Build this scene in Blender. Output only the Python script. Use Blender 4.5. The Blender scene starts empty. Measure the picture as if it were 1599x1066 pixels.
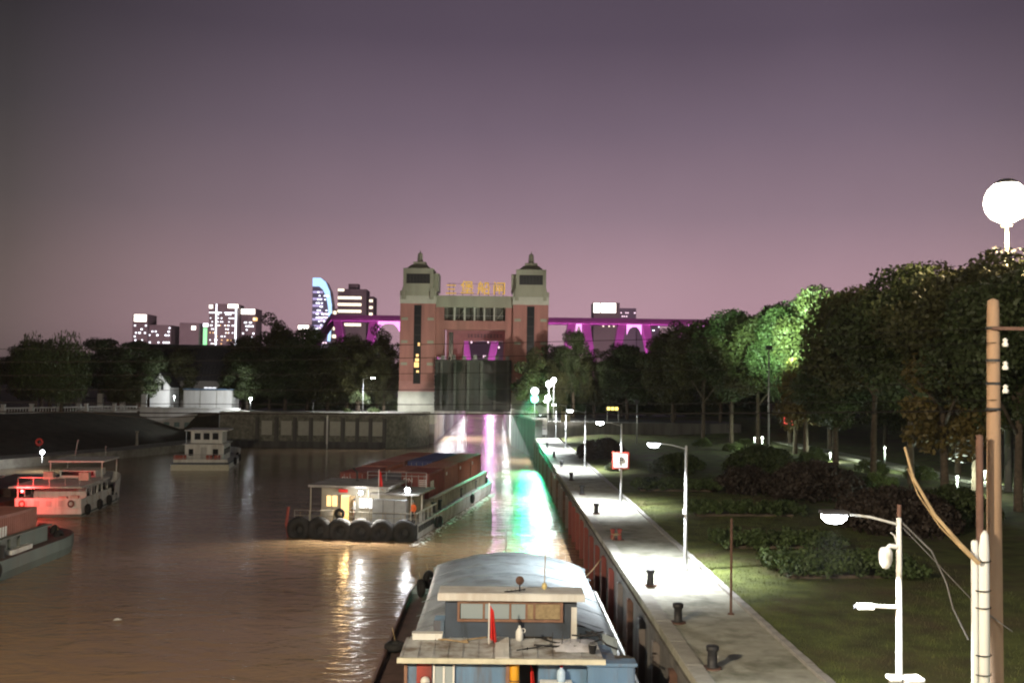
import bpy, math, random
import numpy as np
from mathutils import Matrix, Vector, Euler

R = math.radians
random.seed(7)
scene = bpy.context.scene
COL = scene.collection

# ------------------------------------------------------------------ camera
cam_data = bpy.data.cameras.new('camera')
cam_data.sensor_width = 36.0
cam_data.lens = 36.0
cam_data.clip_start = 0.1
cam_data.clip_end = 20000
cam = bpy.data.objects.new('camera', cam_data)
COL.objects.link(cam)
cam.matrix_world = (Matrix.Translation((0, 0, 9.0)) @ Matrix.Rotation(R(-0.79), 4, 'Z')
                    @ Matrix.Rotation(R(92.26), 4, 'X') @ Matrix.Rotation(R(0.75), 4, 'Z'))
scene.camera = cam

# ------------------------------------------------------------------ sky (light polluted night)
world = bpy.data.worlds.new('World')
scene.world = world
world.use_nodes = True
wn = world.node_tree.nodes
wl = world.node_tree.links
for n in list(wn):
    wn.remove(n)
w_out = wn.new('ShaderNodeOutputWorld')
bg = wn.new('ShaderNodeBackground')
bg.inputs['Strength'].default_value = 1.0
wl.new(bg.outputs[0], w_out.inputs['Surface'])
tc = wn.new('ShaderNodeTexCoord')
sep = wn.new('ShaderNodeSeparateXYZ')
wl.new(tc.outputs['Generated'], sep.inputs[0])
ramp = wn.new('ShaderNodeValToRGB')
wl.new(sep.outputs['Z'], ramp.inputs[0])
els = ramp.color_ramp.elements
els[0].position = 0.0
els[0].color = (0.600, 0.355, 0.430, 1)
els[1].position = 1.0
els[1].color = (0.032, 0.028, 0.038, 1)
for p, c in ((0.05, (0.560, 0.340, 0.405)), (0.10, (0.455, 0.290, 0.340)), (0.16, (0.300, 0.208, 0.255)), (0.24, (0.186, 0.136, 0.181)),
             (0.32, (0.106, 0.079, 0.113)), (0.45, (0.066, 0.052, 0.074)), (0.65, (0.046, 0.038, 0.052))):
    e = els.new(p)
    e.color = (*c, 1)
# the city and bridge glow is strongest down the canal and weakens broadly to both sides
flat = wn.new('ShaderNodeVectorMath')
flat.operation = 'MULTIPLY'
flat.inputs[1].default_value = (1, 1, 0)
wl.new(tc.outputs['Generated'], flat.inputs[0])
nrm = wn.new('ShaderNodeVectorMath')
nrm.operation = 'NORMALIZE'
wl.new(flat.outputs[0], nrm.inputs[0])
dirn = wn.new('ShaderNodeVectorMath')
dirn.operation = 'DOT_PRODUCT'
wl.new(nrm.outputs[0], dirn.inputs[0])
dirn.inputs[1].default_value = (0.14, 0.99, 0.0)
mr = wn.new('ShaderNodeMapRange')
mr.inputs['From Min'].default_value = 0.832
mr.inputs['From Max'].default_value = 0.985
wl.new(dirn.outputs['Value'], mr.inputs['Value'])
azc = wn.new('ShaderNodeMixRGB')
azc.inputs[1].default_value = (0.31, 0.365, 0.29, 1)
azc.inputs[2].default_value = (1, 1, 1, 1)
wl.new(mr.outputs[0], azc.inputs[0])
glow = wn.new('ShaderNodeMixRGB')
glow.blend_type = 'MULTIPLY'
glow.inputs[0].default_value = 1.0
wl.new(ramp.outputs[0], glow.inputs[1])
wl.new(azc.outputs[0], glow.inputs[2])
night = wn.new('ShaderNodeTexSky')
night.sky_type = 'NISHITA'
night.sun_disc = False
night.sun_elevation = R(-8)
night.sun_rotation = R(200)
nscale = wn.new('ShaderNodeMixRGB')
nscale.blend_type = 'MULTIPLY'
nscale.inputs[0].default_value = 1.0
nscale.inputs[2].default_value = (0.05, 0.05, 0.05, 1)
wl.new(night.outputs[0], nscale.inputs[1])
addn = wn.new('ShaderNodeMixRGB')
addn.blend_type = 'ADD'
addn.inputs[0].default_value = 1.0
cn_ = wn.new('ShaderNodeTexNoise')
cn_.inputs['Scale'].default_value = 2.6
cn_.inputs['Detail'].default_value = 5
wl.new(tc.outputs['Generated'], cn_.inputs['Vector'])
cr_ = wn.new('ShaderNodeMapRange')
cr_.inputs['To Min'].default_value = 0.90
cr_.inputs['To Max'].default_value = 1.10
cr_.inputs['From Min'].default_value = 0.25
cr_.inputs['From Max'].default_value = 0.75
wl.new(cn_.outputs['Fac'], cr_.inputs['Value'])
cm_ = wn.new('ShaderNodeVectorMath')
cm_.operation = 'SCALE'
wl.new(glow.outputs[0], cm_.inputs[0])
wl.new(cr_.outputs[0], cm_.inputs['Scale'])
wl.new(cm_.outputs[0], addn.inputs[1])
wl.new(nscale.outputs[0], addn.inputs[2])
wl.new(addn.outputs[0], bg.inputs['Color'])

scene.view_settings.view_transform = 'Standard'
scene.view_settings.look = 'None'
scene.view_settings.exposure = 0.0
scene.view_settings.gamma = 1.0
scene.view_settings.use_curve_mapping = False
scene.render.engine = 'CYCLES'
scene.cycles.use_denoising = True
try:
    scene.cycles.denoiser = 'OPENIMAGEDENOISE'
except Exception:
    pass
scene.cycles.max_bounces = 5
scene.cycles.diffuse_bounces = 2
scene.cycles.glossy_bounces = 3
scene.cycles.transmission_bounces = 3
scene.cycles.transparent_max_bounces = 6
scene.cycles.volume_bounces = 0
scene.cycles.sample_clamp_indirect = 4.0
scene.cycles.sample_clamp_direct = 60.0
scene.cycles.caustics_reflective = False
scene.cycles.caustics_refractive = False
scene.cycles.use_light_tree = True
scene.cycles.filter_width = 2.1
LAMP = 1.0          # overall power of the place's lamps

WATER_Z = -3.3

# ------------------------------------------------------------------ materials
MATS = {}

def mat(name, col, rough=0.7, var=0.25, scale=3.0, bump=0.0, bscale=None, metal=0.0, emit=None, estr=0.0,
        stain=None, stain_scale=0.6, stain_amt=0.5, spec=0.5, coat=0.0, streak=False):
    if name in MATS:
        return MATS[name]
    m = bpy.data.materials.new(name)
    m.use_nodes = True
    nt = m.node_tree
    N, L = nt.nodes, nt.links
    b = N['Principled BSDF']
    b.inputs['Roughness'].default_value = rough
    b.inputs['Metallic'].default_value = metal
    b.inputs['Specular IOR Level'].default_value = spec
    b.inputs['Coat Weight'].default_value = coat
    t = N.new('ShaderNodeTexCoord')
    mp = N.new('ShaderNodeMapping')
    if streak:
        mp.inputs['Scale'].default_value = (1, 1, 0.12)
    L.new(t.outputs['Object'], mp.inputs[0])
    nz = N.new('ShaderNodeTexNoise')
    nz.inputs['Scale'].default_value = scale
    nz.inputs['Detail'].default_value = 5
    L.new(mp.outputs[0], nz.inputs['Vector'])
    r = N.new('ShaderNodeValToRGB')
    r.color_ramp.elements[0].position = 0.3
    r.color_ramp.elements[1].position = 0.7
    r.color_ramp.elements[0].color = (*[c * (1 - var) for c in col], 1)
    r.color_ramp.elements[1].color = (*[min(1, c * (1 + var)) for c in col], 1)
    L.new(nz.outputs['Fac'], r.inputs[0])
    out = r.outputs[0]
    if stain:
        n2 = N.new('ShaderNodeTexNoise')
        n2.inputs['Scale'].default_value = stain_scale
        n2.inputs['Detail'].default_value = 8
        n2.inputs['Roughness'].default_value = 0.65
        L.new(mp.outputs[0], n2.inputs['Vector'])
        r2 = N.new('ShaderNodeValToRGB')
        r2.color_ramp.elements[0].position = 0.48
        r2.color_ramp.elements[1].position = 0.66
        r2.color_ramp.elements[0].color = (0, 0, 0, 1)
        r2.color_ramp.elements[1].color = (stain_amt, stain_amt, stain_amt, 1)
        L.new(n2.outputs['Fac'], r2.inputs[0])
        mx = N.new('ShaderNodeMixRGB')
        L.new(r2.outputs[0], mx.inputs[0])
        L.new(out, mx.inputs[1])
        mx.inputs[2].default_value = (*stain, 1)
        out = mx.outputs[0]
    L.new(out, b.inputs['Base Color'])
    if bump:
        bp = N.new('ShaderNodeBump')
        bp.inputs['Strength'].default_value = bump
        bp.inputs['Distance'].default_value = 0.05
        n3 = N.new('ShaderNodeTexNoise')
        n3.inputs['Scale'].default_value = bscale or scale * 4
        n3.inputs['Detail'].default_value = 4
        L.new(t.outputs['Object'], n3.inputs['Vector'])
        L.new(n3.outputs['Fac'], bp.inputs['Height'])
        L.new(bp.outputs[0], b.inputs['Normal'])
    if emit:
        b.inputs['Emission Color'].default_value = (*emit, 1)
        b.inputs['Emission Strength'].default_value = estr
    MATS[name] = m
    return m

def glowmat(name, col, s):
    return mat(name, (0.5, 0.5, 0.5), 0.5, var=0.05, emit=col, estr=s)

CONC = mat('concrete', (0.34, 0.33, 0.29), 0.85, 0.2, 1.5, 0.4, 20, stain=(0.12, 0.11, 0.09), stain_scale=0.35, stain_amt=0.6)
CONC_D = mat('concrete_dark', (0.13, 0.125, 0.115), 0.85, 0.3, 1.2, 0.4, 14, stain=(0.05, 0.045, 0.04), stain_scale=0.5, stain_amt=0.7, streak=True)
PAVE = mat('paving', (0.36, 0.355, 0.29), 0.8, 0.2, 1.4, 0.5, 30, stain=(0.13, 0.135, 0.09), stain_scale=0.55, stain_amt=0.85)
KERB = mat('kerbstone', (0.33, 0.32, 0.30), 0.8, 0.25, 2.0, 0.3)
STONE = mat('masonry', (0.24, 0.235, 0.19), 0.9, 0.4, 1.8, 0.8, 6, stain=(0.08, 0.08, 0.06), stain_scale=0.5, stain_amt=0.6)
EARTH = mat('earth', (0.045, 0.042, 0.028), 0.95, 0.4, 0.6, 0.5, 8)
GRASS = mat('grass_lawn', (0.098, 0.118, 0.028), 0.95, 0.45, 0.8, 0.9, 18, stain=(0.105, 0.072, 0.040), stain_scale=0.16, stain_amt=0.8)
LEAF = mat('leaf_green', (0.046, 0.066, 0.020), 0.6, 0.35, 0.5)
LEAF2 = mat('leaf_olive', (0.060, 0.064, 0.020), 0.6, 0.35, 0.5)
LEAF3 = mat('leaf_willow', (0.085, 0.120, 0.034), 0.6, 0.3, 0.5)
LEAFY = mat('leaf_autumn', (0.125, 0.095, 0.024), 0.6, 0.35, 0.6)
LEAFR = mat('leaf_red', (0.040, 0.028, 0.020), 0.65, 0.3, 0.6)
HEDGE = mat('leaf_hedge', (0.055, 0.085, 0.024), 0.65, 0.4, 0.9)
BARK = mat('bark', (0.11, 0.085, 0.06), 0.9, 0.4, 3.0, 0.6)
BARKW = mat('bark_limewashed', (0.55, 0.54, 0.50), 0.9, 0.15, 3.0, 0.4)
BRICK = mat('facade_red', (0.42, 0.195, 0.170), 0.85, 0.14, 0.9, 0.2, stain=(0.24, 0.115, 0.10), stain_scale=0.35, stain_amt=0.6, streak=True)
CREAM = mat('facade_cream', (0.37, 0.37, 0.29), 0.85, 0.12, 0.6, 0.1, stain=(0.20, 0.20, 0.15), stain_scale=0.3, stain_amt=0.6, streak=True)
PLINTH = mat('facade_plinth', (0.52, 0.52, 0.45), 0.85, 0.1, 0.8)
DARKGL = mat('dark_glass', (0.015, 0.018, 0.02), 0.12, 0.2, 1.0)
GATEM = mat('gate_steel', (0.055, 0.055, 0.048), 0.75, 0.3, 1.0, 0.2, stain=(0.06, 0.045, 0.035), stain_scale=0.4, stain_amt=0.7, streak=True)
WHITE = mat('white_paint', (0.70, 0.70, 0.66), 0.5, 0.1, 1.5, stain=(0.35, 0.27, 0.19), stain_scale=0.9, stain_amt=0.45, streak=True)
WHITEC = mat('white_plaster', (0.62, 0.62, 0.60), 0.8, 0.08, 1.2, stain=(0.35, 0.34, 0.30), stain_scale=0.5, stain_amt=0.4, streak=True)
BLUEP = mat('blue_paint', (0.115, 0.21, 0.33), 0.5, 0.2, 1.5, 0.2, 6, stain=(0.11, 0.085, 0.07), stain_scale=1.6, stain_amt=0.75, streak=True)
SLATEB = mat('slate_blue_paint', (0.055, 0.075, 0.105), 0.5, 0.15, 1.5, stain=(0.05, 0.05, 0.05), stain_amt=0.5)
RUST = mat('rusty_steel', (0.115, 0.060, 0.042), 0.85, 0.4, 2.0, 0.3, stain=(0.05, 0.03, 0.025), stain_amt=0.6)
REDF = mat('red_fender_paint', (0.26, 0.045, 0.035), 0.7, 0.3, 2.0, 0.2, stain=(0.07, 0.04, 0.035), stain_amt=0.7, streak=True)
GREYF = mat('grey_fender_paint', (0.17, 0.165, 0.155), 0.6, 0.3, 2.0, 0.2, stain=(0.09, 0.05, 0.04), stain_amt=0.7, streak=True)
RUBBER = mat('rubber', (0.011, 0.011, 0.011), 0.8, 0.3, 4.0, 0.3)
BLACK = mat('black_paint', (0.02, 0.02, 0.022), 0.6, 0.3, 2.0)
STEEL = mat('galvanised_steel', (0.42, 0.43, 0.43), 0.45, 0.15, 2.0, metal=0.4)
TARP = mat('tarpaulin', (0.27, 0.32, 0.34), 0.55, 0.12, 0.8, 0.35, 3.0, stain=(0.13, 0.14, 0.14), stain_scale=1.1, stain_amt=0.7)
DECKW = mat('weathered_deck', (0.33, 0.32, 0.31), 0.7, 0.25, 1.5, 0.3, stain=(0.12, 0.09, 0.07), stain_scale=0.8, stain_amt=0.7)
DECKB = mat('brown_deck', (0.085, 0.050, 0.042), 0.8, 0.35, 1.5, 0.3)
ROOFSH = mat('pale_roof_sheet', (0.50, 0.51, 0.50), 0.6, 0.2, 1.5, 0.3, 8, stain=(0.17, 0.12, 0.075), stain_scale=1.3, stain_amt=0.85)
WOOD = mat('timber', (0.33, 0.24, 0.13), 0.8, 0.3, 3.0, 0.2)
WFRAME = mat('window_timber', (0.24, 0.13, 0.085), 0.7, 0.2, 4.0)
FLAG = mat('flag_red', (0.62, 0.025, 0.02), 0.8, 0.12, 3.0)
ORANGE = mat('orange_vest', (0.85, 0.16, 0.035), 0.8, 0.08, 4.0)
YELLOWP = mat('yellow_paint', (0.62, 0.30, 0.015), 0.5, 0.15, 2.0)
CONT_R = mat('container_oxide', (0.30, 0.085, 0.045), 0.6, 0.15, 1.0, stain=(0.17, 0.07, 0.045), stain_scale=0.8, stain_amt=0.6)
CONT_D = mat('container_dark_red', (0.21, 0.04, 0.03), 0.6, 0.15, 1.0, stain=(0.11, 0.04, 0.03), stain_scale=0.8, stain_amt=0.6)
CONT_B = mat('container_blue', (0.045, 0.06, 0.20), 0.6, 0.15, 1.0, stain=(0.06, 0.06, 0.11), stain_scale=0.8, stain_amt=0.6)
CONT_G = mat('container_grey', (0.16, 0.16, 0.19), 0.6, 0.15, 1.0, stain=(0.10, 0.09, 0.09), stain_scale=0.8, stain_amt=0.6)
CONT_P = mat('container_rose', (0.34, 0.14, 0.11), 0.6, 0.15, 1.0, stain=(0.20, 0.08, 0.06), stain_scale=0.8, stain_amt=0.6)
HULLG = mat('hull_green', (0.13, 0.17, 0.155), 0.6, 0.2, 1.0, stain=(0.10, 0.08, 0.06), stain_scale=0.5, stain_amt=0.6, streak=True)
HULLW = mat('hull_grey_white', (0.52, 0.52, 0.50), 0.6, 0.2, 0.8, stain=(0.22, 0.18, 0.13), stain_scale=0.5, stain_amt=0.6, streak=True)
DKTILE = mat('dark_roof_tile', (0.030, 0.028, 0.03), 0.8, 0.3, 2.0, 0.3)
CABLE = mat('cable_black', (0.006, 0.005, 0.005), 0.9, 0.2, 4.0, spec=0.1)
POLEC = mat('pole_concrete', (0.26, 0.17, 0.105), 0.85, 0.2, 2.0, 0.3, stain=(0.18, 0.12, 0.09), stain_amt=0.5, streak=True)
PVC = mat('white_pvc', (0.72, 0.72, 0.68), 0.45, 0.08, 2.0, stain=(0.4, 0.38, 0.33), stain_amt=0.35, streak=True)
SKIN = mat('skin', (0.42, 0.26, 0.18), 0.6, 0.05, 4.0)
CLOTHD = mat('dark_cloth', (0.03, 0.03, 0.04), 0.9, 0.2, 6.0)
CLOTHW = mat('pale_cloth', (0.55, 0.54, 0.52), 0.9, 0.1, 6.0)
HAIR = mat('hair_black', (0.012, 0.011, 0.01), 0.6, 0.2, 8.0)
HAZYB = mat('tower_block_body', (0.20, 0.16, 0.19), 0.8, 0.1, 0.05)
BRIDGEM = mat('bridge_steel', (0.34, 0.17, 0.28), 0.6, 0.15, 0.2)
SIGNW = mat('sign_white', (0.75, 0.75, 0.73), 0.5, 0.05, 2.0)
SIGNR = mat('sign_red', (0.62, 0.06, 0.04), 0.5, 0.08, 2.0)
GOLD = mat('gilt_lettering_glow', (0.75, 0.47, 0.08), 0.35, 0.12, 2.0, metal=0.3, emit=(1.0, 0.62, 0.10), estr=0.22)  # faint emission put into the gilt colour for the letters' lit look
L_WHITE = glowmat('lamp_white', (0.92, 0.97, 1.0), 60)
L_GARD = glowmat('garden_globe', (0.85, 1.0, 0.78), 1.6)
L_SIGW = glowmat('signal_white', (0.85, 1.0, 0.95), 10)
L_WARM = glowmat('lamp_warm', (1.0, 0.62, 0.25), 6)
L_WINW = glowmat('window_warm', (1.0, 0.60, 0.18), 1.7)
L_WINC = glowmat('window_cool', (0.92, 0.93, 1.0), 1.3)
L_GREEN = glowmat('signal_green', (0.03, 1.0, 0.48), 9)
L_RED = glowmat('lamp_red', (1.0, 0.04, 0.04), 20)
L_MAST = glowmat('mast_lamp', (1.0, 0.88, 0.70), 14)
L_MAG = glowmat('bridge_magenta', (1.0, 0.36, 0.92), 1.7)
L_MAG2 = glowmat('bridge_magenta_dim', (0.80, 0.20, 0.62), 0.55)
L_LED = glowmat('facade_led_white', (0.85, 0.9, 1.0), 3.0)
L_BLUE = glowmat('facade_led_blue', (0.30, 0.62, 1.0), 1.6)
L_CYAN = glowmat('facade_led_cyan', (0.16, 1.0, 0.35), 1.2)
L_BAND = glowmat('office_band', (1.0, 0.86, 0.62), 2.2)
L_BILL = glowmat('billboard_glow', (1.0, 0.93, 0.80), 4.5)
L_VIOL = glowmat('facade_violet', (0.45, 0.42, 0.95), 0.7)
L_PINKW = glowmat('window_pink', (1.0, 0.7, 0.85), 2.0)
L_AMBER = glowmat('window_amber', (1.0, 0.55, 0.12), 1.6)
L_SIGNY = glowmat('sign_yellow', (1.0, 0.72, 0.15), 3.0)

def glass_mat():
    m = bpy.data.materials.new('pane_glass')
    m.use_nodes = True
    b = m.node_tree.nodes['Principled BSDF']
    b.inputs['Base Color'].default_value = (0.30, 0.36, 0.38, 1)
    b.inputs['Roughness'].default_value = 0.08
    b.inputs['Specular IOR Level'].default_value = 0.8
    return m
GLASS = glass_mat()
CURTAIN = mat('curtain_tan', (0.30, 0.23, 0.13), 0.9, 0.2, 6.0)

def water_mat():
    m = bpy.data.materials.new('muddy_water')
    m.use_nodes = True
    N, L = m.node_tree.nodes, m.node_tree.links
    b = N['Principled BSDF']
    b.inputs['Roughness'].default_value = 0.10
    b.inputs['IOR'].default_value = 1.33
    t = N.new('ShaderNodeTexCoord')
    nz = N.new('ShaderNodeTexNoise')
    nz.inputs['Scale'].default_value = 0.05
    nz.inputs['Detail'].default_value = 6
    L.new(t.outputs['Object'], nz.inputs['Vector'])
    r = N.new('ShaderNodeValToRGB')
    r.color_ramp.elements[0].position = 0.3
    r.color_ramp.elements[1].position = 0.72
    r.color_ramp.elements[0].color = (0.250, 0.160, 0.084, 1)
    r.color_ramp.elements[1].color = (0.325, 0.214, 0.118, 1)
    L.new(nz.outputs['Fac'], r.inputs[0])
    L.new(r.outputs[0], b.inputs['Base Color'])
    def wave(scale, sx, sy, dist, strength, normal=None, rot=0.0, detail=3):
        mp = N.new('ShaderNodeMapping')
        mp.inputs['Scale'].default_value = (sx, sy, 1)
        mp.inputs['Rotation'].default_value = (0, 0, rot)
        L.new(t.outputs['Object'], mp.inputs[0])
        n = N.new('ShaderNodeTexNoise')
        n.inputs['Scale'].default_value = scale
        n.inputs['Detail'].default_value = detail
        n.inputs['Roughness'].default_value = 0.55
        n.inputs['Distortion'].default_value = 0.6
        L.new(mp.outputs[0], n.inputs['Vector'])
        bp = N.new('ShaderNodeBump')
        bp.inputs['Distance'].default_value = dist
        bp.inputs['Strength'].default_value = strength
        L.new(n.outputs['Fac'], bp.inputs['Height'])
        if normal:
            L.new(normal, bp.inputs['Normal'])
        return bp.outputs[0]
    pn = N.new('ShaderNodeTexNoise')
    pn.inputs['Scale'].default_value = 0.045
    pn.inputs['Detail'].default_value = 3
    L.new(t.outputs['Object'], pn.inputs['Vector'])
    pr = N.new('ShaderNodeMapRange')
    pr.inputs['From Min'].default_value = 0.35
    pr.inputs['From Max'].default_value = 0.65
    pr.inputs['To Min'].default_value = 0.30
    pr.inputs['To Max'].default_value = 1.0
    L.new(pn.outputs['Fac'], pr.inputs['Value'])
    w1 = wave(0.55, 0.7, 1.3, 0.20, 1.0, None, 0.3)
    w2 = wave(2.3, 0.7, 1.2, 0.06, 1.0, w1, -0.35)
    for nd in N:
        if nd.type == 'BUMP':
            L.new(pr.outputs[0], nd.inputs['Strength'])
    L.new(w2, b.inputs['Normal'])
    return m
WATERM = water_mat()

# ------------------------------------------------------------------ mesh helpers
class MB:
    def __init__(s):
        s.v = []; s.f = []; s.m = []; s.cur = 0
    def add(s, vs, fs):
        o = len(s.v)
        s.v += [tuple(p) for p in vs]
        for f in fs:
            s.f.append(tuple(i + o for i in f)); s.m.append(s.cur)
        return s
    def box(s, x0, x1, y0, y1, z0, z1):
        vs = [(x0, y0, z0), (x1, y0, z0), (x1, y1, z0), (x0, y1, z0), (x0, y0, z1), (x1, y0, z1), (x1, y1, z1), (x0, y1, z1)]
        return s.add(vs, [(0, 3, 2, 1), (4, 5, 6, 7), (0, 1, 5, 4), (1, 2, 6, 5), (2, 3, 7, 6), (3, 0, 4, 7)])
    def frustum(s, cx, cy, z0, z1, hx0, hy0, hx1, hy1):
        vs = [(cx - hx0, cy - hy0, z0), (cx + hx0, cy - hy0, z0), (cx + hx0, cy + hy0, z0), (cx - hx0, cy + hy0, z0),
              (cx - hx1, cy - hy1, z1), (cx + hx1, cy - hy1, z1), (cx + hx1, cy + hy1, z1), (cx - hx1, cy + hy1, z1)]
        return s.add(vs, [(0, 3, 2, 1), (4, 5, 6, 7), (0, 1, 5, 4), (1, 2, 6, 5), (2, 3, 7, 6), (3, 0, 4, 7)])
    def tube(s, pts, r0, r1=None, n=8, cap=True):
        r1 = r0 if r1 is None else r1
        pts = [Vector(p) for p in pts]
        k = len(pts)
        vs, fs = [], []
        for i, p in enumerate(pts):
            d = (pts[min(i + 1, k - 1)] - pts[max(i - 1, 0)]).normalized()
            up = Vector((0, 0, 1)) if abs(d.z) < 0.95 else Vector((1, 0, 0))
            a = d.cross(up).normalized(); b = d.cross(a)
            rr = r0 + (r1 - r0) * i / max(1, k - 1)
            for j in range(n):
                t = 2 * math.pi * j / n
                vs.append(p + a * (rr * math.cos(t)) + b * (rr * math.sin(t)))
        for i in range(k - 1):
            for j in range(n):
                j2 = (j + 1) % n
                fs.append((i * n + j, i * n + j2, (i + 1) * n + j2, (i + 1) * n + j))
        if cap:
            fs.append(tuple(range(n))[::-1]); fs.append(tuple((k - 1) * n + j for j in range(n)))
        return s.add(vs, fs)
    def lathe(s, prof, c=(0, 0, 0), n=12, axis='z'):
        vs, fs = [], []
        for (r, h) in prof:
            for j in range(n):
                t = 2 * math.pi * j / n
                a, b = r * math.cos(t), r * math.sin(t)
                p = {'z': (a, b, h), 'y': (a, h, b), 'x': (h, a, b)}[axis]
                vs.append((p[0] + c[0], p[1] + c[1], p[2] + c[2]))
        k = len(prof)
        for i in range(k - 1):
            for j in range(n):
                j2 = (j + 1) % n
                fs.append((i * n + j, i * n + j2, (i + 1) * n + j2, (i + 1) * n + j))
        fs.append(tuple(range(n))[::-1]); fs.append(tuple((k - 1) * n + j for j in range(n)))
        return s.add(vs, fs)
    def torus(s, c, Rr, r, axis='y', n=20, k=8, squash=1.0):
        vs, fs = [], []
        for i in range(n):
            t = 2 * math.pi * i / n
            for j in range(k):
                p = 2 * math.pi * j / k
                a = (Rr + r * math.cos(p)); h = r * squash * math.sin(p)
                q = {'y': (a * math.cos(t), h, a * math.sin(t)), 'x': (h, a * math.cos(t), a * math.sin(t)), 'z': (a * math.cos(t), a * math.sin(t), h)}[axis]
                vs.append((q[0] + c[0], q[1] + c[1], q[2] + c[2]))
        for i in range(n):
            for j in range(k):
                fs.append((i * k + j, ((i + 1) % n) * k + j, ((i + 1) % n) * k + (j + 1) % k, i * k + (j + 1) % k))
        return s.add(vs, fs)
    def prism(s, poly, z0, z1):
        n = len(poly)
        vs = [(x, y, z0) for x, y in poly] + [(x, y, z1) for x, y in poly]
        fs = [tuple(range(n))[::-1], tuple(range(n, 2 * n))]
        for i in range(n):
            fs.append((i, (i + 1) % n, (i + 1) % n + n, i + n))
        return s.add(vs, fs)
    def prism_y(s, poly, y0, y1):   # poly in x,z
        n = len(poly)
        vs = [(x, y0, z) for x, z in poly] + [(x, y1, z) for x, z in poly]
        fs = [tuple(range(n)), tuple(range(n, 2 * n))[::-1]]
        for i in range(n):
            fs.append((i, i + n, (i + 1) % n + n, (i + 1) % n))
        return s.add(vs, fs)
    def prism_x(s, poly, x0, x1):   # poly in y,z
        n = len(poly)
        vs = [(x0, y, z) for y, z in poly] + [(x1, y, z) for y, z in poly]
        fs = [tuple(range(n))[::-1], tuple(range(n, 2 * n))]
        for i in range(n):
            fs.append((i, (i + 1) % n, (i + 1) % n + n, i + n))
        return s.add(vs, fs)
    def quad(s, a, b, c, d):
        return s.add([a, b, c, d], [(0, 1, 2, 3)])
    def mesh(s, name, mats, smooth=False):
        me = bpy.data.meshes.new(name)
        me.from_pydata(s.v, [], s.f)
        mats = mats if isinstance(mats, (list, tuple)) else [mats]
        for m in mats:
            if m: me.materials.append(m)
        if len(mats) > 1:
            me.polygons.foreach_set('material_index', s.m)
        if smooth:
            me.polygons.foreach_set('use_smooth', [True] * len(s.f))
        me.update()
        return me
    def build(s, name, mats, parent=None, smooth=False, loc=None):
        return link(name, s.mesh(name, mats, smooth), parent, loc)

def link(name, data, parent=None, loc=None, rz=0.0):
    o = bpy.data.objects.new(name, data)
    COL.objects.link(o)
    if parent:
        o.parent = parent
    if loc:
        o.location = loc
    if rz:
        o.rotation_euler = (0, 0, rz)
    return o

def tag(o, label, cat, group=None):
    o['label'] = label
    o['category'] = cat
    if group:
        o['group'] = group
    return o

def thing(name, label, cat, loc=(0, 0, 0), rz=0.0, group=None):
    return tag(link(name, None, None, loc, rz), label, cat, group)

def struct(o):
    o['kind'] = 'structure'
    return o

def copy_tree(o, parent=None):
    c = o.copy()
    COL.objects.link(c)
    c.parent = parent
    for ch in list(o.children):
        copy_tree(ch, c)
    return c

def bevel(o, w=0.02, seg=2):
    m = o.modifiers.new('bevel', 'BEVEL')
    m.width = w; m.segments = seg; m.limit_method = 'ANGLE'
    return o

def lamp_light(kind, power, col, parent, loc, radius=0.12, cone=None, blend=0.6, aim=None):
    d = bpy.data.lights.new('light_source', kind)
    d.energy = power * LAMP
    d.color = col
    d.shadow_soft_size = radius
    o = bpy.data.objects.new('light_source', d)
    COL.objects.link(o)
    o.parent = parent
    o.location = loc
    if kind == 'SPOT':
        d.spot_size = R(cone or 120); d.spot_blend = blend
    if aim is not None:
        dv = Vector(aim)
        o.rotation_euler = dv.to_track_quat('-Z', 'Y').to_euler()
    return o

ORD = ['first', 'second', 'third', 'fourth', 'fifth', 'sixth', 'seventh', 'eighth', 'ninth', 'tenth', 'eleventh', 'twelfth',
       'thirteenth', 'fourteenth', 'fifteenth', 'sixteenth']

# text as mesh
def text_mesh(body, size, extrude, name, m):
    c = bpy.data.curves.new(name, 'FONT')
    c.body = body; c.size = size; c.extrude = extrude; c.offset = 0.012 * size if size > 2 else 0
    c.align_x = 'CENTER'; c.align_y = 'CENTER'
    t = bpy.data.objects.new(name, c)
    COL.objects.link(t)
    dg = bpy.context.evaluated_depsgraph_get()
    me = bpy.data.meshes.new_from_object(t.evaluated_get(dg))
    bpy.data.objects.remove(t)
    me.materials.clear()
    me.materials.append(m)
    return me

# ================================================================== SETTING
# water
w = MB().quad((-400, -60, WATER_Z), (40, -60, WATER_Z), (40, 430, WATER_Z), (-400, 430, WATER_Z))
struct(w.build('water', WATERM))

# far ground reaching the horizon, with a gap for the lock chamber
CH_L, CH_R = -12.3, 2.8
GZ = 2.6
g = MB()
for (x0, x1, y0, y1) in ((-6000, -56, 196, 7000), (-56, CH_L - 0.8, 189, 425), (CH_R + 0.8, 6000, 186, 425), (-56, 6000, 425, 7000), (-6000, -170, -60, 196)):
    g.quad((x0, y0, GZ), (x1, y0, GZ), (x1, y1, GZ), (x0, y1, GZ))
struct(g.build('ground', EARTH))

# right bank lawn: undulating sheet
def sheet(x0, x1, y0, y1, nx, ny, zf):
    b = MB()
    vs = []
    for j in range(ny + 1):
        for i in range(nx + 1):
            x = x0 + (x1 - x0) * i / nx; y = y0 + (y1 - y0) * j / ny
            vs.append((x, y, zf(x, y)))
    fs = []
    for j in range(ny):
        for i in range(nx):
            a = j * (nx + 1) + i
            fs.append((a, a + 1, a + nx + 2, a + nx + 1))
    return b.add(vs, fs)

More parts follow.
